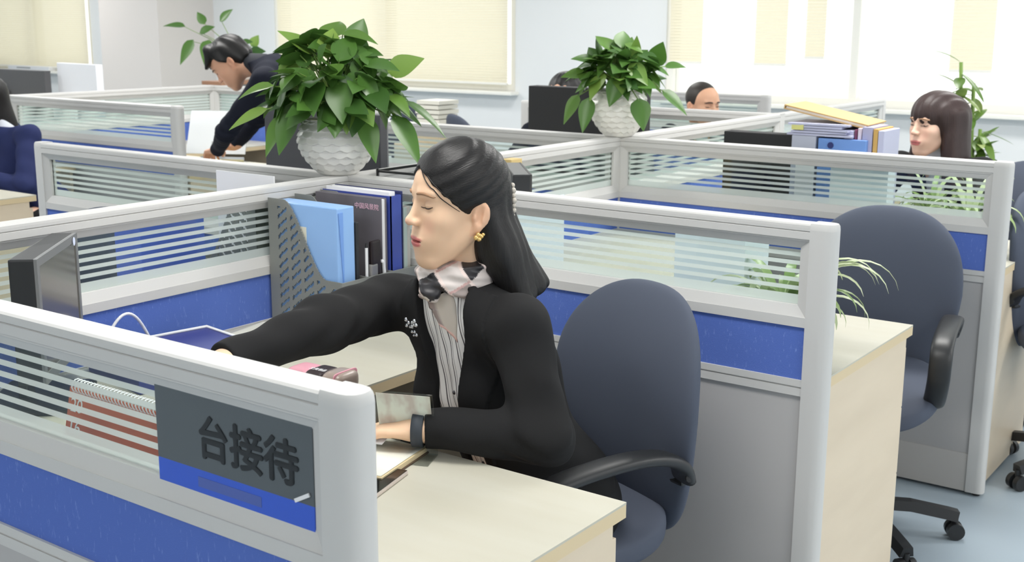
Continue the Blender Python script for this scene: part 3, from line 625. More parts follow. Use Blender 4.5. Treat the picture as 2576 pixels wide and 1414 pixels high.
for i, (dx, w_, h_, m_, lb) in enumerate(((0, .045, .465, LAV, 'lavender folder standing at the left of the upright row'), (.05, .012, .47, mat('maroon_folder', (126, 66, 96), .5), 'thin maroon folder in the upright row'), (.066, .018, .475, mat('pink_white_paper', (228, 212, 220), .7), 'pinkish-white folder in the upright row'), (.088, .05, .48, mat('lilac_folder', (176, 174, 202), .6), 'lilac folder in the upright row'), (.142, .022, .475, mat('ochre_folder', (204, 164, 92), .6), 'ochre folder near the right end of the upright row'), (.166, .03, .47, LAV, 'pale lavender folder closing the upright row by the fringe-haired woman'))):
    binder(lb, -1.515+dx*.72+w_*.36, 4.16, DZ, w_*.72, .16, h_-.06, m_, 0)
# far left / centre odds
b = thing('paper_stand', 'pale slanted paper stand on the desk left of the bent-over man', 'document holder', (-5.20, 4.40, DZ), math.radians(28))
o = MB().box((-.17, -.003, .0), (.17, .003, .25)).build('board', mat('pale_grey_board', (206, 210, 212), .6), b); o.matrix_local = Matrix.Translation((0, 0, .05)) @ Matrix.Rotation(math.radians(-25), 4, 'X')
MB().box((-.12, -.05, 0), (.12, .12, .02), .003).box((-.02, .0, .01), (.02, .09, .12)).build('stand_foot', mat('pale_grey_board', (206, 210, 212), .6), b)
b = thing('notepad', 'yellowish notepad under the bent-over man\'s hands', 'notepad', (-5.06, 4.30, DZ), .4); MB().box((-.11, -.08, 0), (.11, .08, .03), .002).build('pad', mat('straw_paper', (216, 208, 160), .7), b)
b = thing('wooden_tray', 'brown wooden strip on top of the partition behind the bent-over man\'s face', 'tray', (-6.34, 5.52, PH), 0); MB().box((-.10, -.16, 0), (.10, .16, .025), .003).build('tray_board', mat('brown_wood', (150, 112, 88), .6), b)
b = thing('paper_stack', 'stack of papers and cartons on the far desk right of the large plant', 'paper', (-4.97, 6.05, DZ)); MB().box((-.10, -.1, 0), (.10, .1, .10), .004).build('carton', mat('tan_beige_card', (206, 186, 160), .7), b)
p = MB()
for k in range(6): p.box((-.10+.006*(k % 3), -.1, .10+.03*k), (.09+.008*(k % 2), .1, .10+.03*k+.024))
p.build('sheets', mat('ivory_paper', (222, 220, 208), .8), b)
r = thing('side_cabinet', 'low maple cabinet under the far stack of papers', 'cabinet', (-4.97, 6.05, 0)); MB().box((-.2, -.2, .0), (.2, .2, DZ), .003).build('cabinet_body', MAPLE, r); MB().box((-.19, -.212, .03), (.19, -.2, DZ-.03), .002).build('door', MAPLE_T, r)
b = thing('shallow_tray', 'white shallow tray on the far left window sill', 'tray', (-14.0, YB-.05, SILL)); MB().box((-.45, -.06, 0), (.45, .06, .05), .006).build('tray_body', WHITEP, b); MB().box((-.25, -.062, .02), (.05, -.06, .035)).build('slot', ALU_D, b)
# ================================================================== plants
def leaf_mat(name, a, b, c):
    m = bpy.data.materials.new(name); m.use_nodes = True; nt = m.node_tree; bs = nt.nodes['Principled BSDF']; N = nt.nodes.new; L = nt.links.new
    at = N('ShaderNodeAttribute'); at.attribute_name = 'tint'; rp = N('ShaderNodeValToRGB'); L(at.outputs['Fac'], rp.inputs[0])
    rp.color_ramp.elements[0].color = lin(a); rp.color_ramp.elements[1].color = lin(c); e = rp.color_ramp.elements.new(.5); e.color = lin(b)
    L(rp.outputs[0], bs.inputs['Base Color']); bs.inputs['Roughness'].default_value = .33; bs.inputs['Specular IOR Level'].default_value = .45
    tl = N('ShaderNodeBsdfTranslucent'); L(rp.outputs[0], tl.inputs[0]); mx = N('ShaderNodeMixShader'); mx.inputs[0].default_value = .22
    L(bs.outputs[0], mx.inputs[1]); L(tl.outputs[0], mx.inputs[2]); L(mx.outputs[0], nt.nodes['Material Output'].inputs[0]); return m
POTHOS = leaf_mat('pothos_leaf', (52, 86, 38), (84, 124, 54), (136, 168, 78))
SPIDER = leaf_mat('spider_plant_leaf', (120, 150, 84), (164, 184, 128), (206, 214, 178))
DRAC = leaf_mat('dracaena_leaf', (78, 112, 44), (116, 146, 70), (160, 176, 104))
STEM = mat('green_stem', (120, 150, 72), .5)
SOIL = mat('potting_soil', (70, 58, 44), .95)
CERAM = mat('white_glazed_ceramic', (240, 238, 232), .3, 0, .5)
class Leaves:
    def __init__(s): s.v = []; s.f = []; s.t = []
    def leaf(s, base, d, nrm, L, Wd, droop=.35, fold=.25, tint=.5, heart=True, n=9):
        base = Vector(base); d = Vector(d).normalized(); nrm = Vector(nrm); nrm = (nrm-d*nrm.dot(d)).normalized(); sd = d.cross(nrm); o = len(s.v)
        for i in range(n+1):
            t = i/n
            w = Wd*.5*((math.sin(PI*min(1, t**.62))**.85)*(1-.25*t)*1.12 if heart else math.sin(PI*(.06+.94*t))**.6) if 0 < t < 1 else Wd*.012
            back = -.10*L if False else 0
            p = base + d*(L*(t-.10*droop*t*t*2)) - Vector((0, 0, 1))*(droop*L*.55*t*t) + nrm*0
            hb = .09*L*max(0, 1-t/.18) if heart else 0
            for k, q in ((-1, 1.), (-.55, .55), (0, 0.), (.55, .55), (1, 1.)):
                s.v.append(p + sd*(w*k) + nrm*(fold*w*abs(k)**1.4*.6) - d*(hb*q)); s.t.append(tint)
        for i in range(n):
            for k in range(4): a = o+i*5+k; s.f.append((a, a+1, a+6, a+5))
    def build(s, name, m, parent):
        me = bpy.data.meshes.new(name); me.from_pydata([tuple(v) for v in s.v], [], s.f); a = me.attributes.new('tint', 'FLOAT', 'POINT'); a.data.foreach_set('value', s.t)
        me.materials.append(m); me.shade_smooth(); return link(name, me, None, parent)
def scallop_pot(root, R, Ht, name='pot'):
    rows = 8; cells = 17; prof = []; n = 120
    for i in range(n+1):
        t = i/n; z = Ht*t
        # squat globe: narrow foot, widest at .62, rim closing slightly
        r = R*(.47+.53*math.sin(min(1, t/.64)*PI/2)**.9) if t < .64 else R*(1-.19*((t-.64)/.36)**2.0)
        prof.append((r, z))
    def fn(r, z, a, i):
        t = z/Ht; v = t*rows; ph = .5*PI*math.floor(v+.35); v += .38*abs(math.sin(.5*cells*a+ph)); q = v-math.floor(v)
        return r*(1+.018-.058*min(1, q*1.15)) if .02 < t < .985 else r*.985
    mb = MB(); mb.lathe([(R*.40, .0)] + prof[0:], 204, (0, 0, 0), lambda r, z, a, i: r if i == 0 else fn(r, z, a, i))
    mb.f.pop()                                                    # open top
    o = mb.build(name, CERAM, root, True)
    rt_ = prof[-1][0]; MB().lathe([(rt_*.985, Ht), (rt_*.985, Ht+.003), (rt_*.92, Ht+.003), (rt_*.90, Ht-.02), (rt_*.93, Ht-.02)], 64).build('pot_rim', CERAM, root, True)
    MB().lathe([(rt_*.9, Ht-.03), (rt_*.9, Ht-.018)], 40).build('soil', SOIL, root)
def pothos(label, loc, R, Ht, n, spread, height, extra, seed, group='potted pothos plants'):
    r = thing('potted_pothos', label, 'potted plant', loc, 0, group); scallop_pot(r, R, Ht); rg = random.Random(seed); lv = Leaves(); st = MB()
    ctr = Vector((0, 0, Ht+.018))
    for i in range(n):
        a = rg.uniform(0, 2*PI); el = math.asin(rg.uniform(.0, 1)); rr = rg.uniform(.45, 1)**.55
        o = Vector((math.cos(a)*math.cos(el), math.sin(a)*math.cos(el), math.sin(el))); tip = ctr + Vector((o.x*spread*rr, o.y*spread*rr, .02+o.z*height*rr))
        rd = Vector((rg.gauss(0, 1), rg.gauss(0, 1), rg.gauss(0, 1))).normalized(); d = o*.75 + rd*.6 + Vector((0, 0, -.30-.25*rr)); L = rg.uniform(.07, .108)
        mid = (ctr+tip)*.5 + Vector((0, 0, .03)); b = ctr + Vector((o.x*.03, o.y*.03, 0)); st.tube([b, b*.4+mid*.6, mid*.5+tip*.5, tip], [.0028, .0024, .002, .0016], 6)
        lv.leaf(tip, d, o*.9+Vector((0, 0, .55))+rd.cross(o)*.35, L, L*rg.uniform(.6, .78), rg.uniform(.1, .45), rg.uniform(.15, .5), min(1, max(0, rg.gauss(.34, .2)+.15*o.z)))
    for tip, d, nv, L, Wd, dr, ti in extra:
        b = ctr; tip = Vector(tip); mid = (b+tip)*.5+Vector((0, 0, .03)); st.tube([b, mid*.6+b*.4, mid, tip], [.003, .0026, .0024, .0018], 6); lv.leaf(tip, d, nv, L, Wd, dr, .3, ti)
    st.build('stems', STEM, r, True); lv.build('foliage', POTHOS, r); return r
RW = Vector((math.cos(YAW), math.sin(YAW), 0)); TW = -Vector((fw.x, fw.y, 0)).normalized()      # office directions: along the window view and back
def D(a, b, c): return RW*a + TW*b + Vector((0, 0, c))
pothos('large green pothos in a white scalloped pot on the corner post above the seated woman', (SX-.03, ROW[1]-.008, PH+.001), .111, .150, 165, .168, .20,
       [(D(-.06, 0, .335), D(-.75, .2, .55), D(.3, .5, .8), .12, .062, .15, .85), (D(.155, .02, .285), D(.8, .1, .35), D(-.2, .9, .4), .105, .066, .1, .85), (D(.20, .02, .20), D(.9, .1, -.55), D(.3, .3, .9), .14, .045, .45, .3),
        (D(-.19, .05, .18), D(-.85, .2, -.35), D(-.1, .5, .9), .11, .05, .25, .9), (D(-.17, .05, .245), D(-.9, .1, -.1), D(-.1, .4, .9), .10, .05, .5, .7), (D(.17, .06, .16), D(.5, .3, -.75), D(.5, .6, .5), .14, .07, .3, .45),
        (D(.09, .10, .16), D(.30, .4, -.9), D(.3, .9, .3), .12, .058, .2, .5), (D(.015, .12, .185), D(.05, .6, -.6), D(.1, .8, .6), .085, .065, .3, .3), (D(-.11, .09, .17), D(-.25, .4, -.8), D(-.2, .8, .4), .11, .062, .25, .35), (D(-.14, .07, .16), D(-.35, .3, -.8), D(-.5, .8, .3), .11, .055, .2, .55),
        (D(0, .02, .34), D(-.4, .4, .2), D(.2, .5, .8), .10, .07, .4, .4), (D(.06, .02, .33), D(.7, .2, .15), D(0, .5, .9), .09, .06, .4, .3)], 11)
pothos('smaller pothos in a white scalloped pot in front of the matt black monitor', (SX, ROW[2], PH+.001), .111, .165, 100, .132, .15,
       [(D(.05, .02, .285), D(.05, .3, .9), D(.2, .8, .1), .10, .045, .1, .8), (D(.13, .02, .27), D(.2, .3, .8), D(-.3, .8, .2), .10, .075, .15, .5), (D(-.09, .02, .275), D(-.85, .2, .25), D(.2, .5, .8), .11, .06, .3, .3), (D(-.13, .02, .23), D(-.95, .2, .05), D(0, .6, .8), .10, .06, .3, .6),
        (D(.17, .02, .26), D(.8, .2, .1), D(0, .5, .9), .08, .05, .3, .4), (D(-.12, .1, .14), D(-.2, .3, -.9), D(-.2, .9, .2), .12, .06, .15, .5), (D(.06, .13, .14), D(.15, .35, -.9), D(.1, .9, .3), .11, .075, .15, .35), (D(.16, .05, .17), D(.75, .3, -.6), D(.4, .6, .6), .12, .06, .3, .3), (D(-.16, .06, .15), D(-.45, .2, -.8), D(-.4, .8, .4), .11, .05, .2, .6)], 23)
pothos('leafy trailing plant behind the bent-over man\'s head, far left', (-6.34, 5.60, PH+.001), .09, .13, 22, .15, .16, [(D(-.36, 0, .38), D(-.9, 0, .15), D(0, .5, .9), .15, .07, .3, .3), (D(-.30, .02, .28), D(-.5, .1, -.8), D(-.3, .8, .3), .17, .09, .2, .4), (D(-.22, 0, .40), D(-.4, 0, .8), D(0, .8, .3), .10, .06, .2, .4), (D(-.18, .05, .28), D(-.2, .1, -.8), D(0, .8, .3), .15, .10, .2, .5), (D(-.24, .02, .34), D(.6, .1, .3), D(0, .6, .6), .12, .07, .2, .3), (D(-.10, .02, .42), D(.5, .1, .5), D(0, .6, .6), .13, .07, .2, .4)], 31)
def simple_pot(root, R, Ht, m=CERAM):
    MB().lathe([(R*.7, 0), (R, Ht), (R*1.04, Ht), (R*1.04, Ht-.012), (R*.93, Ht-.012)], 32).build('pot', m, root, angle=40); MB().lathe([(R*.9, Ht-.02), (R*.9, Ht-.011)], 24).build('soil', SOIL, root)
def spider(label, loc, n, L, seed, extra=(), upright=.9, Wd=.016, ymin=-1):
    r = thing('spider_plant', label, 'potted plant', loc, 0, 'spider plants on the desks'); simple_pot(r, .055, .085); rg = random.Random(seed); lv = Leaves()
    def blade(a, le, el, tint):
        h = Vector((math.cos(a), math.sin(a), 0)); b = Vector((.012*h.x, .012*h.y, .075)); o = len(lv.v); m = 14; sd = Vector((-h.y, h.x, 0))
        for i in range(m+1):
            t = i/m; ang = el - 2.3*t*t
            if i: p = p + (h*math.cos(ang)+Vector((0, 0, math.sin(ang))))*(le/m)
            else: p = b
            if p.y < ymin: p = Vector((p.x, ymin, p.z))
            w = Wd*.5*math.sin(PI*(.15+.85*t))**.7 if t < 1 else .0005
            up_ = Vector((0, 0, 1))*math.cos(ang)-h*math.sin(ang)
            for k in (-1, 0, 1): lv.v.append(p+sd*w*k+up_*(.25*w*abs(k))); lv.t.append(tint*(1 if k == 0 else .9)+(.1 if k else 0))
        for i in range(m):
            for k in range(2): q = o+i*3+k; lv.f.append((q, q+1, q+4, q+3))
    for i in range(n): blade(rg.uniform(0, 2*PI), L*rg.uniform(.6, 1.1), rg.uniform(.5, 1.3)*upright, rg.random())
    for a, le, el in extra: blade(a, le, el, .85)
    lv.build('leaves', SPIDER, r); return r
r_ = spider('spider plant with pale arching leaves reaching past the end post, by the first empty chair', (-1.085, 2.60, DZ), 60, .20, 3, [(.25, .25, 1.25), (.15, .27, 1.15), (.45, .29, 1.1), (.3, .25, 1.3), (.55, .24, 1.2)], 1.0, .022, -.098); r_.scale = (1.15, 1.15, 1.2)
spider('yellow-green spider plant behind the glass below the fringe-haired woman', (-1.10, 4.20, DZ), 60, .22, 5, [(2.0, .36, 1.45), (2.6, .37, 1.4), (1.2, .36, 1.45)], 1.2, .02, -.23)
spider('second green spider plant behind the glass near the right end post', (-1.28, 4.36, DZ), 36, .24, 9, [(3.0, .38, 1.45)], 1.2, .02, -.38)
# tall dracaena
r = thing('tall_dracaena', 'tall leafy floor plant by the bright window, right of the fringe-haired woman', 'floor plant', (-1.62, 6.05, 0)); simple_pot(r, .15, .28); st = MB(); lv = Leaves(); rg = random.Random(4)
for (dx, h, cl) in ((0, 1.24, 12), (.05, 1.02, 12), (-.07, 1.34, 7), (.10, .86, 12), (.02, .95, 10)):
    p0 = Vector((dx*.4, 0, .27)); p1 = Vector((RW*dx)+Vector((0, 0, h))); st.tube([p0, p0*.5+p1*.5+Vector((.02, 0, 0)), p1], [.012, .011, .009], 8)
    for k in range(cl):
        a = rg.uniform(0, 2*PI); b = p0 + (p1-p0)*(1-.22*rg.random()); el = rg.uniform(-.5, .9)
        lv.leaf(b, (math.cos(a), math.sin(a), el), (0, 0, 1), rg.uniform(.12, .2), rg.uniform(.035, .055), rg.uniform(.2, .6), .3, rg.random(), False)
st.build('stems', STEM, r, True); lv.build('leaves', DRAC, r)
# ================================================================== signed-distance modelling for figures
import openvdb
F32 = np.float32
def A3(v): return np.array([v[0], v[1], v[2]], dtype=F32)
def smin(a, b, k):
    if k <= 0: return np.minimum(a, b)
    h = np.maximum(k-np.abs(a-b), 0)/k; return np.minimum(a, b)-h*h*k*F32(.25)
def smax(a, b, k): return -smin(-a, -b, k)
def ell(c, r, M=None):
    c = A3(c); r = A3(r); M = None if M is None else np.asarray(M, F32)
    def f(P):
        q = P-c
        if M is not None: q = q @ M
        k0 = np.sqrt(((q/r)**2).sum(1)); k1 = np.sqrt(((q/(r*r))**2).sum(1)); return k0*(k0-1)/np.maximum(k1, 1e-6)
    return f
def sph(c, r):
    c = A3(c); return lambda P: np.sqrt(((P-c)**2).sum(1))-F32(r)
def cone(a, b, ra, rb, flat=None):
    """tapered capsule; flat=(axis, factor) squashes it along an axis"""
    a = A3(a); b = A3(b); ab = b-a; L2 = float(ab@ab)
    def f(P):
        q = P-a; t = np.clip((q@ab)/L2, 0, 1); d = q-t[:, None]*ab
        if flat is not None:
            ax = A3(flat[0]); k = d@ax; d = d+ax*(k*(flat[1]-1))[:, None]
        return np.sqrt((d*d).sum(1))-(ra+(rb-ra)*t)
    return f
def plane(p, n):
    p = A3(p); n = A3(n); n = n/np.linalg.norm(n); return lambda P: (P-p)@n
def chain(pts, rs, k=.0):
    fs = [cone(pts[i], pts[i+1], rs[i], rs[i+1]) for i in range(len(pts)-1)]
    def f(P):
        d = fs[0](P)
        for g in fs[1:]: d = smin(d, g(P), k)
        return d
    return f
class Field:
    def __init__(s): s.ops = []
    def add(s, f, k=.0): s.ops.append(('+', f, k)); return s
    def sub(s, f, k=.0): s.ops.append(('-', f, k)); return s
    def cut(s, f, k=.0): s.ops.append(('&', f, k)); return s
    def __call__(s, P):
        d = None
        for o, f, k in s.ops:
            e = f(P)
            if d is None: d = e
            elif o == '+': d = smin(d, e, k)
            elif o == '-': d = smax(d, -e, k)
            else: d = smax(d, e, k)
        return d
def local(f, o, R, c=(0, 0, 0), rad=.2):
    """field f given in a local frame (R columns = local axes), evaluated only near its centre"""
    o = A3(o); R = np.asarray(R, F32); cw = o + R@A3(c)
    def g(P):
        dist = np.sqrt(((P-cw)**2).sum(1)); near = dist < rad; d = (dist-rad*.8).astype(F32); d = np.maximum(d, .03)
        if near.any(): d[near] = f((P[near]-o)@R)
        return d
    return g
def sdf_mesh(f, lo, hi, h):
    lo = np.array(lo, F32); hi = np.array(hi, F32); B = 8; nb = np.ceil((hi-lo)/(h*B)).astype(int)
    ii = np.stack(np.meshgrid(*[np.arange(n) for n in nb], indexing='ij'), -1).reshape(-1, 3)
    cc = lo+(ii*B+(B-1)/2).astype(F32)*F32(h); dc = np.concatenate([f(c) for c in np.array_split(cc, max(1, len(cc)//200000))])
    g = openvdb.FloatGrid(3*h); act = np.abs(dc) < B*h*1.25
    off = np.stack(np.meshgrid(*[np.arange(B)]*3, indexing='ij'), -1).reshape(-1, 3)
    inside = np.full((B, B, B), -3*h, dtype=F32)
    for k in ii[(~act) & (dc < 0)]: g.copyFromArray(inside, ijk=tuple(int(v) for v in k*B))
    ia = ii[act]
    for s in range(0, len(ia), 400):
        part = ia[s:s+400]; P = (lo+((part*B)[:, None, :]+off[None]).reshape(-1, 3).astype(F32)*F32(h)).astype(F32)
        d = np.clip(f(P), -3*h, 3*h).astype(F32).reshape(-1, B, B, B)
        for k, a in zip(part, d):
            if a.min() < 3*h: g.copyFromArray(np.ascontiguousarray(a), ijk=tuple(int(v) for v in k*B))
    v, q = g.convertToQuads(0.0); return lo+np.asarray(v, F32)*F32(h), np.asarray(q)
def mesh_from(name, v, q, m, parent=None, flip=True, org=(0, 0, 0), attrs=()):
    me = bpy.data.meshes.new(name); me.vertices.add(len(v)); me.vertices.foreach_set('co', (v-A3(org)).astype(F32).ravel())
    q = q[:, ::-1] if flip else q; n = len(q); me.loops.add(n*4); me.loops.foreach_set('vertex_index', q.astype(np.int32).ravel())
    me.polygons.add(n); me.polygons.foreach_set('loop_start', (np.arange(n)*4).astype(np.int32)); me.polygons.foreach_set('loop_total', np.full(n, 4, np.int32))
    me.update(calc_edges=True); me.validate(); me.shade_smooth()
    for nm, ty, data in attrs:
        a = me.attributes.new(nm, ty, 'POINT'); a.data.foreach_set('color' if ty == 'FLOAT_COLOR' else 'vector' if ty == 'FLOAT_VECTOR' else 'value', np.asarray(data, F32).ravel())
    return link(name, me, m, parent)
def ss(x, a, b): t = np.clip((x-a)/(b-a), 0, 1); return t*t*(3-2*t)
# ------------------------------------------------------------------ materials of figures
def attr_mat(name, attr, rough, sss=0., bump=None, spec=.4):
    m = bpy.data.materials.new(name); m.use_nodes = True; nt = m.node_tree; b = nt.nodes['Principled BSDF']; a = nt.nodes.new('ShaderNodeAttribute'); a.attribute_name = attr
    nt.links.new(a.outputs['Color'], b.inputs['Base Color']); b.inputs['Roughness'].default_value = rough; b.inputs['Specular IOR Level'].default_value = spec
    if sss: b.inputs['Subsurface Weight'].default_value = sss; b.inputs['Subsurface Radius'].default_value = (.012, .005, .003); b.inputs['Subsurface Scale'].default_value = 1.
    return m
SKIN = attr_mat('skin', 'tone', .5, .12)
def hair_mat(name, c1, c2):
    m = bpy.data.materials.new(name); m.use_nodes = True; nt = m.node_tree; b = nt.nodes['Principled BSDF']; N = nt.nodes.new; L = nt.links.new
    a = N('ShaderNodeAttribute'); a.attribute_name = 'flow'; mp = N('ShaderNodeMapping'); mp.inputs['Scale'].default_value = (420, 420, 14); L(a.outputs['Vector'], mp.inputs['Vector'])
    n = N('ShaderNodeTexNoise'); n.inputs['Scale'].default_value = 1; n.inputs['Detail'].default_value = 2; L(mp.outputs[0], n.inputs['Vector'])
    mx = N('ShaderNodeMixRGB'); mx.inputs[1].default_value = lin(c1); mx.inputs[2].default_value = lin(c2); L(n.outputs['Fac'], mx.inputs[0]); L(mx.outputs[0], b.inputs['Base Color'])
    bp = N('ShaderNodeBump'); bp.inputs['Strength'].default_value = .5; bp.inputs['Distance'].default_value = .0015; L(n.outputs['Fac'], bp.inputs['Height']); L(bp.outputs[0], b.inputs['Normal'])
    b.inputs['Roughness'].default_value = .44; b.inputs['Specular IOR Level'].default_value = .35; return m
HAIR_B = hair_mat('black_hair', (14, 13, 14), (34, 32, 32)); HAIR_D = hair_mat('dark_brown_hair', (38, 28, 28), (64, 48, 46)); HAIR_G = hair_mat('greying_black_hair', (34, 30, 28), (62, 56, 50))
JBLACK = mat('black_suiting', (31, 31, 32), .85, 0, .2, bump=((700, 700, 700), .12, .001))
JNAVY = mat('navy_suiting', (38, 46, 86), .85, 0, .2); JDARK = mat('midnight_suiting', (25, 28, 40), .85, 0, .2); TROUS = mat('black_trousers', (28, 28, 30), .85, 0, .2)
LASH = mat('dark_lash', (52, 36, 30), .6); BROW = mat('brown_brow', (158, 122, 94), .8); EYEW = mat('eye_white', (222, 214, 206), .25); EYED = mat('dark_iris', (40, 28, 24), .15)
SHOE = mat('black_shoe', (24, 24, 25), .35)
# ------------------------------------------------------------------ head in its own frame: x left, y forward, z up, origin between the ears
def head_field(fem=True, mouth=.0):
    h = Field(); j = 0 if fem else .006
    h.add(ell((0, -.006, .046), (.0725, .088, .082)))
    h.add(ell((0, .033, .030), (.060, .056, .062)), .03); h.add(ell((0, .031, .058), (.052, .050, .044)), .03)
    h.add(ell((0, .034, -.028), (.053+j, .056, .064)), .03)
    for s in (-1, 1):
        h.add(cone((s*(.055+j), -.002, -.032), (s*.024, .066, -.086), .013, .014), .03)
        h.add(sph((s*.038, .058, -.010), .022), .025)
        h.add(sph((s*.030, .066, -.042), .018), .022)
    h.add(ell((0, .074, -.086), (.021, .017, .016)), .022)
    h.add(ell((0, .074, -.052), (.035, .023, .024)), .02)
    for s in (-1, 1):
        h.sub(ell((s*.033, .098, .021), (.017, .016, .0105)), .014)
    # nose
    h.add(cone((0, .084, .028), (0, .1065, -.010), .0065, .0085), .014); h.add(sph((0, .1092, -.0120), .0072), .008)
    for s in (-1, 1): h.add(ell((s*.0105, .1000, -.0145), (.0060, .0090, .0064)), .006); h.sub(ell((s*.0065, .104, -.0215), (.0032, .005, .0022)), .003)
    h.sub(cone((0, .104, -.028), (0, .101, -.036), .0028, .0028), .005)
    # lips
    h.add(ell((0, .0915, -.0460), (.027, .0085, .0045)), .005); h.add(ell((0, .0905, -.0550), (.0225, .009, .0053)), .005)
    h.sub(ell((0, .1015, -.0502), (.029, .012, .0011)), .0025)
    # lids and brows
    for s in (-1, 1):
        h.add(ell((s*.033, .0725, .0205), (.0155, .0150, .0118)), .004)
        h.add(cone((s*.014, .089, .040), (s*.046, .076, .042), .006, .005), .014)
    # ears
    for s in (-1, 1):
        c = Vector((s*.0745, -.014, .000)); R = Matrix.Rotation(s*math.radians(20), 3, 'Z') @ Matrix.Rotation(math.radians(9), 3, 'X')
        e = Field(); e.add(ell((0, 0, .003), (.0065, .0180, .0255))); e.add(ell((0, .004, -.022), (.005, .0085, .0115)), .008)
        e.sub(ell((s*.0075, .0015, .003), (.0075, .0112, .0200)), .002); e.add(cone((s*.0025, -.006, .017), (s*.0035, -.0045, -.009), .0026, .0028), .003); e.add(ell((s*.002, .0125, -.004), (.0045, .004, .006)), .004)
        h.add(local(e, c, np.array(R), rad=.06), .006)
    return h
HEADF = {True: head_field(True), False: head_field(False)}
def head_tone(L, fem=True, base=(226, 188, 160)):
    b = np.array(lin(base)[:3]); out = np.tile(b, (len(L), 1))
    def mixm(m, c): out[:] = out*(1-m[:, None])+np.array(lin(c)[:3])*m[:, None]
    x, y, z = L[:, 0], L[:, 1], L[:, 2]; front = ss(y, .07, .085)
    for s in (-1, 1): mixm(.35*np.exp(-(((x-s*.042)/.02)**2+((z+.018)/.018)**2))*front, (226, 158, 138))
    mixm(.5*np.exp(-(((x)/.02)**2+((z+.012)/.012)**2))*ss(y, .1, .112), (226, 176, 156))
    up_ = (x/.0285)**2+((z+.0464)/.0052)**2; lo = (x/.0245)**2+((z+.0552)/.0062)**2
    lip = (1-ss(np.minimum(up_, lo), .65, 1.25))*(y > .06); mixm(lip*(.85 if fem else .45), (196, 92, 98) if fem else (178, 112, 100))
    mixm(((np.abs(z+.0502) < .0011) & (np.abs(x) < .027) & (y > .066)).astype(float)*.7, (96, 40, 42))
    for s in (-1, 1): mixm(.35*np.exp(-(((x-s*.033)/.017)**2+((z-.027)/.007)**2))*front, (186, 138, 116))
    e = (np.abs(x) > .068) & (y < .01) & (np.abs(z) < .036); mixm(e*.3, (222, 152, 122))
    return out
def surf(hf, p, n=6):
    """project a head-frame point onto the head surface"""
    p = np.array([p], F32); e = F32(.0008)
    for _ in range(n):
        d = hf(p)[0]; g = np.array([hf(p+np.eye(3, dtype=F32)[i]*e)[0]-hf(p-np.eye(3, dtype=F32)[i]*e)[0] for i in range(3)]); g = g/(np.linalg.norm(g)+1e-9); p = p-(d*g).astype(F32)
    return p[0], g
def frame(F, roll=0., upv=(0, 0, 1)):
    F = Vector(F).normalized(); L = Vector(upv).cross(F).normalized(); U = F.cross(L); R = Matrix((L, F, U)).transposed(); R = R @ Matrix.Rotation(roll, 3, 'Y'); return R
def face_extras(root, o, R, fem, look_down=True):
    hf = HEADF[fem]; o = Vector(o)
    def W_(p): return o + R @ Vector(p)
    for s in (-1, 1):
        pts = []; rs = []
        for i in range(9):
            t = i/8; p, g = surf(hf, (s*(.0145+.042*t), .098-.022*t, .0395+.0035*math.sin(PI*min(1, t*1.1+.05))**.8-.003*t)); pts.append(W_(p+g*.0002)); rs.append((.0030 if fem else .0034)*math.sin(PI*(.22+.75*t))**.7)
        MB().tube(pts, rs, 8).build('eyebrow', BROW if fem else LASH, root, True)
        pts = []
        for i in range(9):
            t = i/8; p, g = surf(hf, (s*(.0185+.0315*t), .092-.012*t, .0165-.0028*math.sin(PI*t)+.0015*t)); pts.append(W_(p+g*.0006))
        MB().tube(pts, [.0006, .0009, .0011, .0012, .0013, .0013, .0012, .001, .0005], 6).build('eyelashes', LASH, root, True)
        if look_down: continue
        e = MB(); p, g = surf(hf, (s*.033, .09, .0135)); e.ball(W_(p-g*.0030), .0042, 12); e.build('eye', EYED, root, True)
def hand_prims(F, w, d, n, thumb, curl=.35, sc=1., k=.010, fist=None):
    """w wrist, d towards the fingers, n out of the palm side, thumb = direction of the thumb side"""
    w = Vector(w); d = Vector(d).normalized(); n = Vector(n); n = (n-d*n.dot(d)).normalized(); s = d.cross(n)
    if s.dot(Vector(thumb)) < 0: s = -s
    M = np.array([[s.x, d.x, n.x], [s.y, d.y, n.y], [s.z, d.z, n.z]], F32)
    F.add(ell(w+d*.045*sc, (.036*sc, .052*sc, .0145*sc), M), .02); F.add(cone(w-d*.02, w+d*.02, .026*sc, .024*sc, (tuple(n), 1.35)), .02)
    for i, (off, L) in enumerate(((.026, .070), (.009, .078), (-.009, .072), (-.025, .056))):
        p = w + d*(.083-.004*abs(i-1))*sc + s*off*sc; a = curl*(1+.12*i); pts = [p-d*.015*sc, p]; rs = [.0095*sc, .0088*sc]
        for q, fr in ((1, .45), (2, .3), (3, .25)):
            dd = (d*math.cos(a*q) + n*math.sin(a*q)); p = p + dd*L*fr*sc; pts.append(p); rs.append((.0085-.0009*q)*sc)
        F.add(chain(pts, rs, .003), .004)
    b = w+d*.02*sc+s*.028*sc; t1 = b+(d*.62+s*.66+n*.35).normalized()*.040*sc; t2 = t1+(d*.85+s*.28+n*.4).normalized()*.030*sc
    F.add(chain([w+d*.022*sc+s*.012*sc, b, t1, t2], [.014*sc, .0135*sc, .0105*sc, .0085*sc], .006), .008)
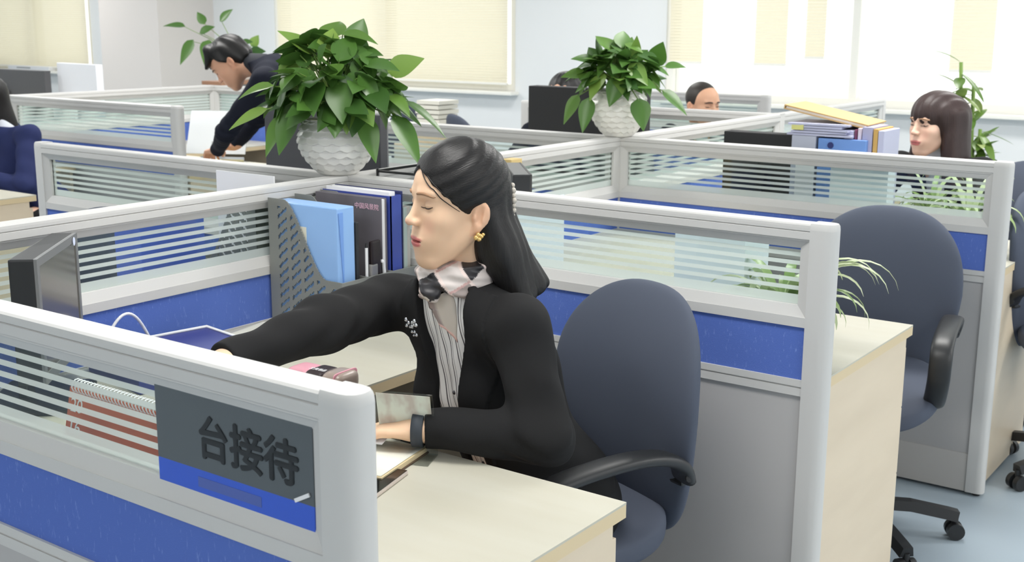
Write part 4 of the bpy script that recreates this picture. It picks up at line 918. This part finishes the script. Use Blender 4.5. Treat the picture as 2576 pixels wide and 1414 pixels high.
# ================================================================== figures
def torso(F, hip, R, N, fem, inf=0., k=.05):
    """torso prims in a frame (x left, y forward, z up the spine) with origin at the pelvis"""
    sN = N/.50; i = inf; T = Field()
    T.add(ell((0, -.012, .02), (.162+i, .118+i, .13+i)))
    T.add(ell((0, 0, .17*sN), ((.122 if fem else .14)+i, .092+i, .16*sN+i)), k)
    T.add(ell((0, -.004, .335*sN), ((.150 if fem else .165)+i, .098+i, .145*sN+i)), k)
    if fem:
        for s in (-1, 1): T.add(ell((s*.06, .068, .30*sN), (.055+i, .052+i, .055+i)), .04)
    F.add(local(T, hip, R, (0, 0, .25*sN), .62), k)
class Pose: pass
def person(label, hip, neck, ho, F, shL, elL, wrL, shR, elR, wrR, hdL, hdR, fem=True, jac=JBLACK, hair=None, hair_m=HAIR_B, roll=0., h=.005, skin=(226, 188, 160), knees=None, curl=(.35, .35), curlR=None, palmL=(0, 0, -1), palmR=(0, 0, -1), loc=None, special=None, hs=1., shirt=True, lower=True, shirt_m=None):
    P = Pose(); V = Vector; hip, neck, ho = V(hip), V(neck), V(ho); loc = V(loc or (hip.x, hip.y, 0))
    root = thing('person', label, 'person', loc); P.root = root; P.org = loc
    RH = frame(F, roll); hsv = V(hs) if isinstance(hs, tuple) else V((hs, hs, hs)); hs = hsv.z; hn = A3(hsv); P.RH = RH; P.ho = ho; P.hs = hs; P.HW = lambda p: ho + RH @ V((p[0]*hsv.x, p[1]*hsv.y, p[2]*hsv.z))
    U = (neck-hip).normalized(); Lx = (V(shL)-V(shR)); Lx = (Lx-U*Lx.dot(U)).normalized(); Tf = Lx.cross(U); RT = Matrix((Lx, Tf, U)).transposed(); N = (neck-hip).length; P.RT = RT; P.hip = hip; P.N = N
    RTn = np.array(RT, F32); RHn = np.array(RH, F32)*1.0
    shL, elL, wrL, shR, elR, wrR = map(V, (shL, elL, wrL, shR, elR, wrR)); dL = V(hdL).normalized(); dR = V(hdR).normalized()
    hf = HEADF[fem]
    headw = local((lambda Q: hf(Q/hn)*F32(min(hsv))), ho, RHn, (0, 0, .01), .21*hs)
    B = Field(); torso(B, hip, RTn, N, fem, -.010)
    neckb = neck+U*.0; nk = ho + RH @ V((0, -.028, -.045))
    B.add(cone(neckb-U*.03, nk, .050, .042 if fem else .056), .03)
    for a, b_, c, d, pn, cu, th in ((shL, elL, wrL, dL, palmL, curl[0], -Lx), (shR, elR, wrR, dR, palmR, curl[1], Lx)):
        B.add(cone(neck-U*.05, a, .040, .036), .04); B.add(cone(a, b_, .038, .034), .03); B.add(cone(b_, c, .036, .024), .02); hand_prims(B, c, d, pn, th, cu, .95 if fem else 1.05)
    B.add(headw, .02)
    if lower:
        for s, kn in zip((1, -1), knees): B.add(cone(hip+Lx*(s*.085), V(kn[0]), .07, .05), .04); B.add(cone(V(kn[0]), V(kn[1]), .048, .034), .02)
    pts = [hip, neck, ho, shL, elL, wrL+dL*.2, shR, elR, wrR+dR*.2] + ([V(q) for kn in knees for q in kn] if lower else [])
    lo = [min(p[i] for p in pts)-.2 for i in range(3)]; hi = [max(p[i] for p in pts)+.2 for i in range(3)]
    v, q = sdf_mesh(B, lo, hi, h); Lc = ((v-A3(ho))@RHn)/hn; tone = head_tone(Lc, fem, skin)
    far = (np.sqrt((Lc**2).sum(1)) > .145); tone[far] = np.array(lin(skin)[:3])
    P.body = mesh_from('body', v, q, SKIN, root, True, loc, [('tone', 'FLOAT_COLOR', np.concatenate([tone, np.ones((len(tone), 1))], 1))])
    face_extras(P, None, None, fem) if False else None
    def relchild(o): o.location = -loc; return o
    P.rel = relchild
    before = set(COL.objects)
    Rs = RH @ Matrix.Diagonal(hsv); face_extras(root, ho, Rs, fem, special is not None)
    for o in set(COL.objects)-before: relchild(o)
    # jacket
    J = Field(); torso(J, hip, RTn, N, fem, .012, .06); SL = Field()
    J.add(cone(neck-U*.085, neck-U*.035, .085, .062), .05)
    for a, b_, c in ((shL, elL, wrL), (shR, elR, wrR)):
        J.add(cone(neck-U*.055, a, .066, .052), .05); S = Field(); S.add(cone(a, b_, .056, .049)); S.add(cone(b_, c, .048, .036), .025); dd = (c-b_).normalized(); S.cut(plane(c-dd*.006, dd), .004); SL.add(S, 0)
    J.add(cone(neck-U*.04, neck+U*.012, .073, .066), .02); J.cut(plane(neck+U*.012, U-Tf*.5), .004)
    J.cut(plane(hip-U*.13, -U), .01); P.SL = SL
    # cloth folds
    ph = RNG.uniform(0, 6, 4)
    def fold(Q):
        w = .0022*np.sin(Q@A3((38, 21, 30))+ph[0]+1.6*np.sin(Q@A3((9, -14, 12))+ph[1]))+.0014*np.sin(Q@A3((-40, 56, 30))+ph[2]); dz = np.minimum(np.sqrt(((Q-A3(elL))**2).sum(1)), np.sqrt(((Q-A3(elR))**2).sum(1)))
        w = w+.0035*np.exp(-(dz/.09)**2)*np.sin(Q@A3((95, -70, 110))+ph[3]); return w.astype(F32)
    P.J = J; P.fold = fold; P.v = v; P.lo = lo; P.hi = hi; P.neck = neck; P.U = U; P.Lx = Lx; P.Tf = Tf; P.nk = nk; P.shs = (shL, shR)
    if special: special(P)
    else:
        def Jf(Q):
            fo = fold(Q); d = J(Q)+fo; q = (Q-A3(hip))@RTn; w = .012+.045*np.clip((q[:, 2]-.22)/.28, 0, 1); wedge = np.maximum(np.abs(q[:, 0])-w, .04-q[:, 1])
            return smin(smax(d, -wedge, .004), SL(Q)+fo, .03)
        Jv, Jq = sdf_mesh(Jf, lo, hi, h); mesh_from('jacket', Jv, Jq, jac, root, True, loc)
        if shirt:
            S = Field(); torso(S, hip, RTn, N, fem, .002, .06); S.add(cone(neck-U*.03, nk*.55+neck*.45, .062, .056), .02); S.cut(plane(hip+U*.02, -U))
            Sv, Sq = sdf_mesh(S, lo, hi, h); mesh_from('shirt', Sv, Sq, shirt_m or mat('pale_shirt', (206, 210, 220), .8), root, True, loc)
    if lower:
        Tq = Field(); TT = Field(); TT.add(ell((0, -.012, .0), (.172, .128, .13))); Tq.add(local(TT, hip, RTn, (0, 0, 0), .3))
        for s, kn in zip((1, -1), knees): Tq.add(cone(hip+Lx*(s*.085), V(kn[0]), .085, .064), .04); Tq.add(cone(V(kn[0]), V(kn[1]), .062, .05), .02)
        Tq.cut(plane(hip+U*.09, U), .01)
        tv, tq = sdf_mesh(Tq, lo, hi, max(h, .006)); mesh_from('trousers', tv, tq, TROUS, root, True, loc)
        for s, kn in zip((1, -1), knees):
            f = V((Tf.x, Tf.y, 0)).normalized(); sm = MB(); sm.squad((.045, .125, .035), (.6, .6), 24, 12, lambda p, c=V(kn[1]): V((c.x, c.y, .036))+V((f.y, -f.x, 0))*p.x+f*(p.y+.05)+V((0, 0, p.z*(1-.25*(p.y > 0)))))
            P.rel(sm.build('shoe', SHOE, root, True))
    if hair:
        Hf, c, rad = hair(P); hh = local((lambda Q: Hf(Q/hn)*F32(min(hsv))), ho, RHn, c, rad*hs)
        if hasattr(P, 'hair_world'):
            base = hh; hw = P.hair_world
            def hh2(Q): return smin(base(Q), hw(Q), .02)
            fh = hh2
        else: fh = hh
        a = ho-V((1, 1, 1))*(rad*hs+.04); b_ = ho+V((1, 1, 1))*(rad*hs+.04)
        if hasattr(P, 'hair_box'): a, b_ = P.hair_box
        Hv, Hq = sdf_mesh(fh, a, b_, min(h, .0035)); Lh = ((Hv-A3(ho))@RHn)/hn
        fl = P.flow(Lh) if hasattr(P, 'flow') else Lh
        mesh_from('hair', Hv, Hq, hair_m, root, True, loc, [('flow', 'FLOAT_VECTOR', fl)])
    return P
# ---- hair styles (head frame)
def lock(Q, amp, fx): return (amp*np.sin(fx*np.arctan2(Q[:, 0], Q[:, 1]+.02)*7+Q[:, 2]*18)).astype(F32)
def hair_short(P, messy=False):
    H = Field(); H.add(ell((0, -.014, .050), (.0825, .102, .0885))); H.add(ell((0, -.06, -.005), (.062, .05, .055)), .03)
    if messy:
        for x in (-.05, -.025, 0, .03, .055): H.add(cone((x, .03, .118), (x*1.15, .098, .070-.2*abs(x)), .026, .010), .02)
        for s in (-1, 1): H.add(cone((s*.07, .0, .09), (s*.079, .03, .03), .022, .008), .02)
    H.sub(Field().add(plane((0, .070 if not messy else .052, .078 if not messy else .085), (0, -.82, .57))).cut(plane((0, 0, .112 if not messy else .066), (0, 0, 1))), .01)
    for s in (-1, 1): H.sub(sph((s*.088, .002, -.012), .032), .008)
    H.cut(plane((0, 0, -.055), (0, -.3, -1)), .01)
    f = lambda Q: H(Q)+lock(Q, .0028 if messy else .0008, 1.3 if messy else 2.)
    return f, (0, 0, .05), .19
def hair_crew(P):
    H = Field(); H.add(ell((0, -.012, .047), (.0775, .098, .0865)))
    H.sub(Field().add(plane((0, .072, .080), (0, -.80, .60))), .006)
    for s in (-1, 1): H.sub(sph((s*.086, .004, -.012), .030), .006)
    H.cut(plane((0, 0, -.045), (0, -.2, -1)), .01); return H, (0, 0, .05), .19
def hair_fringe(P):
    H = Field(); H.add(ell((0, -.010, .052), (.088, .109, .092)))
    for s in (-1, 1): H.add(cone((s*.066, -.01, .05), (s*.100, .000, -.20), .036, .036), .03); H.add(cone((s*.05, -.05, .05), (s*.075, -.07, -.21), .05, .04), .04)
    H.add(cone((0, -.07, .03), (0, -.085, -.21), .07, .055), .05)
    H.sub(ell((0, .10, -.038), (.058, .085, .068)), .008); H.cut(plane((0, 0, -.22), (0, 0, -1)), .01)
    f = lambda Q: H(Q)+(.0016*np.sin(Q[:, 0]*210+Q[:, 2]*10)).astype(F32); return f, (0, -.02, -.03), .27
def hair_long(P):
    H = Field(); H.add(ell((0, -.018, .052), (.086, .106, .092)))
    for s in (-1, 1): H.add(cone((s*.064, -.02, .05), (s*.085, -.01, -.20), .034, .026), .03)
    H.add(cone((0, -.06, .03), (0, -.085, -.24), .07, .05), .05); H.sub(ell((0, .10, -.02), (.062, .085, .105)), .01); return H, (0, -.02, -.03), .28
# ------------------------------------------------------------------ the seated woman in the foreground
def striped_shirt():
    m = bpy.data.materials.new('white_pinstripe_shirt'); m.use_nodes = True; nt = m.node_tree; b = nt.nodes['Principled BSDF']; N = nt.nodes.new; L = nt.links.new
    a = N('ShaderNodeAttribute'); a.attribute_name = 'tq'; sp = N('ShaderNodeSeparateXYZ'); L(a.outputs['Vector'], sp.inputs[0])
    def mth(op, p, q):
        n = N('ShaderNodeMath'); n.operation = op
        for i, v in enumerate((p, q)):
            if isinstance(v, (int, float)): n.inputs[i].default_value = v
            else: L(v, n.inputs[i])
        return n.outputs[0]
    fr = mth('FRACT', mth('MULTIPLY', sp.outputs[0], 62.), 0.); st = mth('ADD', mth('LESS_THAN', fr, .13), mth('MULTIPLY', mth('LESS_THAN', mth('ABSOLUTE', mth('SUBTRACT', fr, .36), 0.), .05), .55))
    mx = N('ShaderNodeMixRGB'); mx.inputs[1].default_value = lin((238, 236, 235)); mx.inputs[2].default_value = lin((88, 84, 88)); L(st, mx.inputs[0]); L(mx.outputs[0], b.inputs['Base Color']); b.inputs['Roughness'].default_value = .75; return m
def scarf_mat():
    m = bpy.data.materials.new('plaid_silk'); m.use_nodes = True; nt = m.node_tree; b = nt.nodes['Principled BSDF']; N = nt.nodes.new; L = nt.links.new
    a = N('ShaderNodeAttribute'); a.attribute_name = 'tone'; L(a.outputs['Color'], b.inputs['Base Color']); b.inputs['Roughness'].default_value = .42; return m
SCARF = scarf_mat()
def woman_special(P):
    root, loc, rel = P.root, P.org, P.rel; hip = P.hip; RTn = np.array(P.RT, F32); J, fold = P.J, P.fold; N = P.N
    OX = -.004                                                        # opening line across the chest
    def half(z): return .029+.003*np.clip((z-.1)/.2, 0, 1)+.026*ss(z, N-.17, N-.03)
    def ctr(z): return OX-.010+.030*ss(z, .18, .48)
    def Jf(Q):
        q = (Q-A3(hip))@RTn; x, y, z = q[:, 0], q[:, 1], q[:, 2]; fo = fold(Q); d = J(Q)+fo
        e = np.abs(x-ctr(z))-half(z)                                   # distance from the opening edge
        lapw = .012+.062*ss(z, .12, N-.14)*(1-.35*ss(z, N-.12, N-.03)); lap = (e < lapw) & (y > .02) & (z > .10)
        d = d-np.where(lap, .0055, 0).astype(F32)
        wedge = np.maximum(e, .035-y); return smin(smax(d, -wedge, .003), P.SL(Q)+fo, .022)
    v, q = sdf_mesh(Jf, P.lo, P.hi, .0028); mesh_from('jacket', v, q, JBLACK, root, True, loc)
    S = Field(); torso(S, hip, RTn, N, True, .004, .06); S.cut(plane(hip+P.U*.0, -P.U), .01); S.add(cone(P.neck-P.U*.06, P.neck+P.U*.03, .068, .058), .03)
    for q in P.shs: S.add(cone(P.neck-P.U*.045, q, .048, .042), .04)
    S.cut(plane(P.neck+P.U*.02, P.U), .01)
    def Sf(Q):
        d = S(Q); qq = (Q-A3(hip))@RTn; return d+(.0016*np.sin(qq[:, 0]*150+3*np.sin(qq[:, 2]*22))).astype(F32)
    v, q = sdf_mesh(Sf, P.lo, P.hi, .0035); mesh_from('shirt', v, q, striped_shirt(), root, True, loc, [('tq', 'FLOAT_VECTOR', (v-A3(hip))@RTn)])
    # a point on the torso front surface
    def front(x, z, fld, y=.22):
        p = np.array([[x, y, z]], F32); Rt = RTn
        for _ in range(40):
            w = (p@Rt.T)+A3(hip); d = fld(w)[0]; p[0, 1] -= d*.8
            if abs(d) < 2e-4: break
        return Vector(((p@Rt.T)+A3(hip))[0])
    for z in (.345, .255, .165, .08):
        c = front(ctr(np.float32(z))+.006, z, Sf); b = MB(); b.ball(c, (.0042, .0042, .0042), 10); rel(b.build('shirt_button', mat('dark_button', (70, 68, 74), .3), root, True))
    # brooch on her right lapel: a bow of small crystals
    CRY = mat('crystal_silver', (206, 208, 212), .15, .8); bc = MB()
    for dx, dz, r in ((-.016, .012, .0048), (-.010, .006, .0042), (-.018, .000, .0046), (-.008, -.002, .0035), (0, 0, .005), (.008, .005, .0042), (.014, .013, .0052), (.018, .006, .0045), (.005, -.010, .004), (.011, -.015, .0042), (-.006, -.012, .0036), (.002, .008, .0035), (-.003, -.019, .003)):
        c = front(-.066+dx, .474+dz, Jf); bc.ball(c, r, 8)
    rel(bc.build('brooch', CRY, root, True))
    # scarf: collar wrap, knot and hanging tail
    neck, nk, U, Lx, Tf = P.neck, P.nk, P.U, P.Lx, P.Tf; RH = P.RH
    ax = (nk-neck).normalized(); c0 = neck+U*.004+ax*.030; fl = Tf-ax*Tf.dot(ax); fl.normalize(); ll = ax.cross(fl)
    SF = Field(); Mb = np.array(Matrix((ll, fl, ax)).transposed(), F32)
    band = Field(); band.add(cone((0, .004, -.022), (0, -.006, .052), .079, .063)).cut(plane((0, 0, -.032), (0, 0, -1)), .008).cut(plane((0, .0, .044), (0, .38, .92)), .006)
    SF.add(local(band, c0, Mb, (0, 0, .01), .2))
    kn = c0+fl*.080-ax*.040; SF.add(ell(kn, (.024, .016, .020), np.array(Matrix((ll, fl, ax)).transposed(), F32)), .01)
    tail_v = []; tail_c = []; nr, nc = 18, 9
    def TS(Q): return np.minimum(np.minimum(Sf(Q), Jf(Q)), SF(Q)+.004)
    for i_ in range(nr+1):
        t = i_/nr; z = N+.034-.086*t
        for k_ in range(nc+1):
            u = k_/nc; wd_ = .030+.034*ss(t, 0, .35)-.030*ss(t, .55, 1.); x0 = ctr(np.float32(z))-.010+.016*t
            xx = x0+wd_*(u-.5); zz = z-.022*t*(u-.5)*2*(t > .5)
            p = front(xx, zz, TS, .20)+Tf*(.0035+.0045*math.sin(PI*min(1, u*2.6)) if u < .4 else .0035+.002*math.sin(9*u+3*t))
            tail_v.append(p-loc); tail_c.append(lin((232, 190, 182)) if t > .90 else lin((150, 134, 130)) if u < .36 else lin((206, 196, 186)))
    me = bpy.data.meshes.new('scarf_tail'); me.from_pydata([tuple(p) for p in tail_v], [], [(a, a+1, a+nc+2, a+nc+1) for i_ in range(nr) for k_ in range(nc) for a in [i_*(nc+1)+k_]])
    ca = me.attributes.new('tone', 'FLOAT_COLOR', 'POINT'); ca.data.foreach_set('color', np.array(tail_c, F32).ravel()); me.shade_smooth(); to = link('scarf_tail', me, SCARF, root); md = to.modifiers.new('thick', 'SOLIDIFY'); md.thickness = .0018; md.offset = 1
    def Sc(Q):
        w = (Q-A3(c0))@Mb; return SF(Q)+(.0020*np.sin(w[:, 2]*190+w[:, 0]*45+1.2*np.sin(w[:, 0]*40))+.0012*np.sin(w[:, 2]*330-w[:, 0]*90)).astype(F32)
    v, q = sdf_mesh(Sc, [c0[i]-.2 for i in range(3)], [c0[i]+.16 for i in range(3)], .0022)
    w = v-A3(c0); a_ = w@A3(ll); z_ = w@A3(ax); f_ = w@A3(fl); th = np.arctan2(a_, f_)*.07; u1 = (th*.8+z_)/.052; u2 = (th-z_*.9)/.060
    b1 = (np.floor(u1) % 2 == 0); b2 = (np.floor(u2) % 2 == 0); t = np.zeros((len(v), 4), F32); t[:] = lin((214, 204, 200)); t[b1 & ~b2] = lin((154, 142, 138)); t[b2 & ~b1] = lin((40, 38, 42)); t[(np.abs(u1-np.round(u1)) < .07)] = lin((232, 214, 208)); t[(np.abs(u2-np.round(u2)) < .05) & b1] = lin((196, 160, 156))
    mesh_from('neck_scarf', v, q, SCARF, root, True, loc, [('tone', 'FLOAT_COLOR', t)])
    # ear cluster, hair clip
    GOLD = mat('gold_pearl', (226, 190, 120), .25, .7); PEARL = mat('pearl', (196, 188, 176), .25)
    g = MB()
    for p, r in (((.0795, -.006, -.033), .0050), ((.0805, -.012, -.036), .0046), ((.0800, -.001, -.038), .0050), ((.0815, -.007, -.041), .0044), ((.079, -.017, -.033), .0036)): g.ball(P.HW(p), r, 10)
    rel(g.build('earring', GOLD, root, True))
    g = MB()
    for i in range(9): t_ = i/8; g.ball(P.HW((.034+.010*math.sin(3*t_), -.104+.002*t_, .050-.075*t_)), .0054-.0016*t_+.0012*(i % 2), 10)
    rel(g.build('hair_clip', PEARL, root, True))
    # loose strands across her left temple
    for p0, p1, p2, r in (((.002, .082, .098), (.048, .096, .066), (.0740, .026, .018), .0015), ((.000, .083, .092), (.046, .100, .054), (.0745, .030, .010), .0010)):
        pts = []
        for i in range(17):
            t = i/16; q = Vector(p0)*(1-t)**2+Vector(p1)*(2*t*(1-t))+Vector(p2)*t*t; pp, gg = surf(HEADF[True], tuple(q)); pp = Vector(pp)+Vector(gg)*.0018; pts.append(P.HW(pp))
        rel(MB().tube(pts, [r*(.5+.6*math.sin(PI*i/16)) for i in range(17)], 8).build('hair_strand', HAIR_B, root, True))
    # wrist watch with a dark strap on her left wrist
    wl, ed = P.wrL, P.edL
    st = MB(); st.lathe([(.031, -.011), (.0335, -.010), (.0335, .010), (.031, .011)], 28); o = st.build('watch_strap', mat('dark_strap', (52, 58, 66), .6), root, True)
    z = ed; x = z.orthogonal().normalized(); y = z.cross(x); c = wl+ed*.006; Mx = Matrix(((x.x, y.x, z.x, c.x), (x.y, y.y, z.y, c.y), (x.z, y.z, z.z, c.z), (0, 0, 0, 1))); o.data.transform(Mx); rel(o)
def hair_halfup(P):
    RH, ho = P.RH, P.ho
    H = Field(); H.add(ell((0, -.007, .053), (.0825, .103, .0895)))
    for s in (-1, 1): H.sub(Field().add(plane((0, .091, .092), (s*.40, -.52, .75))).cut(plane((0, .004, 0), (0, -1, 0))).cut(plane((-s*.002, 0, 0), (-s, 0, 0))), .004)
    for s in (-1, 1): H.sub(ell((s*.088, -.004, -.010), (.026, .031, .034)), .006)
    H.cut(plane((0, 0, -.05), (0, -.4, -1)), .01)
    # long straight hair falling behind the shoulder
    Wd = lambda p: ho + RH @ Vector(p)
    a, b_, c = Wd((0, -.095, .03)), Wd((.014, -.070, -.07)), Wd((.02, -.172, -.195))
    G = Field(); G.add(cone(Wd((.012, -.050, .02)), b_, .050, .052)); G.add(cone(b_, c, .052, .040), .03); G.add(cone(Wd((.050, -.038, -.01)), Wd((.062, -.100, -.17)), .026, .030), .03)
    G.cut(plane(Wd((0, 0, -.225)), -P.U), .02)
    P.hair_world = lambda Q: G(Q)+(.0014*np.sin(((Q-A3(ho))@A3(RH @ Vector((1, .4, 0))))*260)).astype(F32)
    P.hair_box = ([ho[i]-.34 for i in range(3)], [ho[i]+.26 for i in range(3)])
    def flow(L):
        return np.stack([L[:, 0], L[:, 1]*.3+L[:, 2]*ss(L[:, 2], -.04, .05), np.where(L[:, 2] > 0, .6, .6)*L[:, 1]*ss(L[:, 2], -.04, .05)+L[:, 2]*(1-ss(L[:, 2], -.04, .05))], 1)
    P.flow = flow
    f = lambda Q: H(Q)+(.0011*np.sin((Q[:, 2]*.8+Q[:, 1]*.45)*330+Q[:, 0]*60)*ss(Q[:, 2], .0, .05)).astype(F32)
    return f, (0, -.02, .04), .2
def woman_sp(P): P.wrL = Vector(WR_L); P.edL = (Vector(WR_L)-Vector(EL_L)).normalized(); woman_special(P)
EL_L = (-1.142, 1.686, .795); WR_L = (-1.335, 1.575, .800)
woman = person('woman in black jacket, striped shirt and plaid scarf, seated in the foreground reaching left',
    (-1.322, 1.942, .545), (-1.402, 1.760, 1.022), (-1.388, 1.751, 1.170), (-.47, -.88, .01),
    (-1.236, 1.734, .972), EL_L, WR_L, (-1.575, 1.765, .968), (-1.550, 1.55, .966), (-1.545, 1.298, .948),
    (-.80, -.40, -.06), (-.25, -.9, -.45), True, JBLACK, hair_halfup, HAIR_B, 0.0, .0024, (233, 195, 163),
    [((-1.30, 1.50, .56), (-1.30, 1.46, .09)), ((-1.46, 1.55, .56), (-1.46, 1.50, .09))], (.25, .55), palmL=(0, 0, -1), palmR=(.2, 0, -1), special=woman_sp, hs=(.975, .915, .99))
# ------------------------------------------------------------------ the others
person('man in a dark suit bending over the far-left desk, black tousled hair', (-4.30, 4.42, .98), (-4.65, 4.25, 1.315), (-4.775, 4.185, 1.305), (-.66, -.42, -.80),
    (-4.44, 4.08, 1.24), (-4.66, 4.02, .98), (-4.90, 4.16, .86), (-4.64, 4.44, 1.22), (-4.86, 4.42, 1.02), (-5.00, 4.36, .86),
    (-.85, .2, -.15), (-.85, -.3, -.15), False, JDARK, lambda P: hair_short(P, True), HAIR_B, 0., .005, (214, 164, 136),
    [((-4.32, 4.36, .50), (-4.30, 4.36, .09)), ((-4.34, 4.56, .50), (-4.30, 4.58, .09))], (.5, .5), loc=(-4.3, 4.42, 0), hs=1.05, shirt_m=mat('charcoal_knit', (40, 42, 48), .9))
person('woman with long brown hair and a fringe, looking left behind the partition', (-1.27, 4.96, .545), (-1.385, 4.79, 1.00), (-1.40, 4.74, 1.125), (-.50, -.865, -.03),
    (-1.22, 4.75, .965), (-1.15, 4.66, .79), (-1.36, 4.50, .79), (-1.55, 4.83, .965), (-1.62, 4.66, .80), (-1.56, 4.46, .79),
    (-.6, -.7, 0), (-.1, -1, 0), True, JBLACK, hair_fringe, HAIR_D, 0., .004, (232, 192, 170),
    [((-1.30, 4.48, .56), (-1.30, 4.44, .09)), ((-1.46, 4.52, .56), (-1.46, 4.48, .09))])
person('man with cropped greying hair by the bright window, only the top of his head showing', (-2.98, 6.10, .50), (-3.00, 5.94, .955), (-2.995, 5.90, 1.075), (.93, -.36, -.14),
    (-2.82, 5.97, .92), (-2.76, 5.80, .74), (-2.86, 5.62, .80), (-3.18, 5.89, .92), (-3.24, 5.74, .74), (-3.14, 5.58, .80),
    (0, -1, 0), (0, -1, 0), False, JDARK, hair_crew, HAIR_G, 0., .005, (216, 168, 138),
    [((-2.9, 5.66, .5), (-2.9, 5.62, .09)), ((-3.08, 5.64, .5), (-3.08, 5.6, .09))])
person('person with long black hair in a navy jacket, cut off by the left edge', (-5.42, 3.52, .53), (-5.55, 3.36, .985), (-5.62, 3.30, 1.115), (-.55, -.80, -.22),
    (-5.33, 3.36, .965), (-5.20, 3.24, .74), (-5.50, 3.10, .79), (-5.74, 3.52, .955), (-5.86, 3.30, .78), (-5.74, 3.06, .79),
    (-.8, -.3, 0), (0, -1, 0), True, JNAVY, hair_long, HAIR_B, 0., .005, (222, 178, 152),
    [((-5.40, 3.16, .56), (-5.40, 3.12, .09)), ((-5.58, 3.18, .56), (-5.58, 3.14, .09))])
person('black-haired person behind the matt black monitor, only hair and a dark shoulder showing', (-3.13, 4.98, .55), (-3.18, 4.89, 1.02), (-3.195, 4.86, 1.150), (.15, -.95, -.25),
    (-2.99, 4.90, .995), (-2.92, 4.75, .78), (-3.06, 4.52, .80), (-3.38, 4.87, .995), (-3.47, 4.72, .78), (-3.28, 4.50, .80),
    (-.1, -1, 0), (.1, -1, 0), False, JDARK, lambda P: hair_short(P, False), HAIR_B, 0., .006, (214, 168, 140),
    [((-2.98, 4.56, .5), (-2.98, 4.52, .09)), ((-3.16, 4.55, .5), (-3.16, 4.51, .09))])
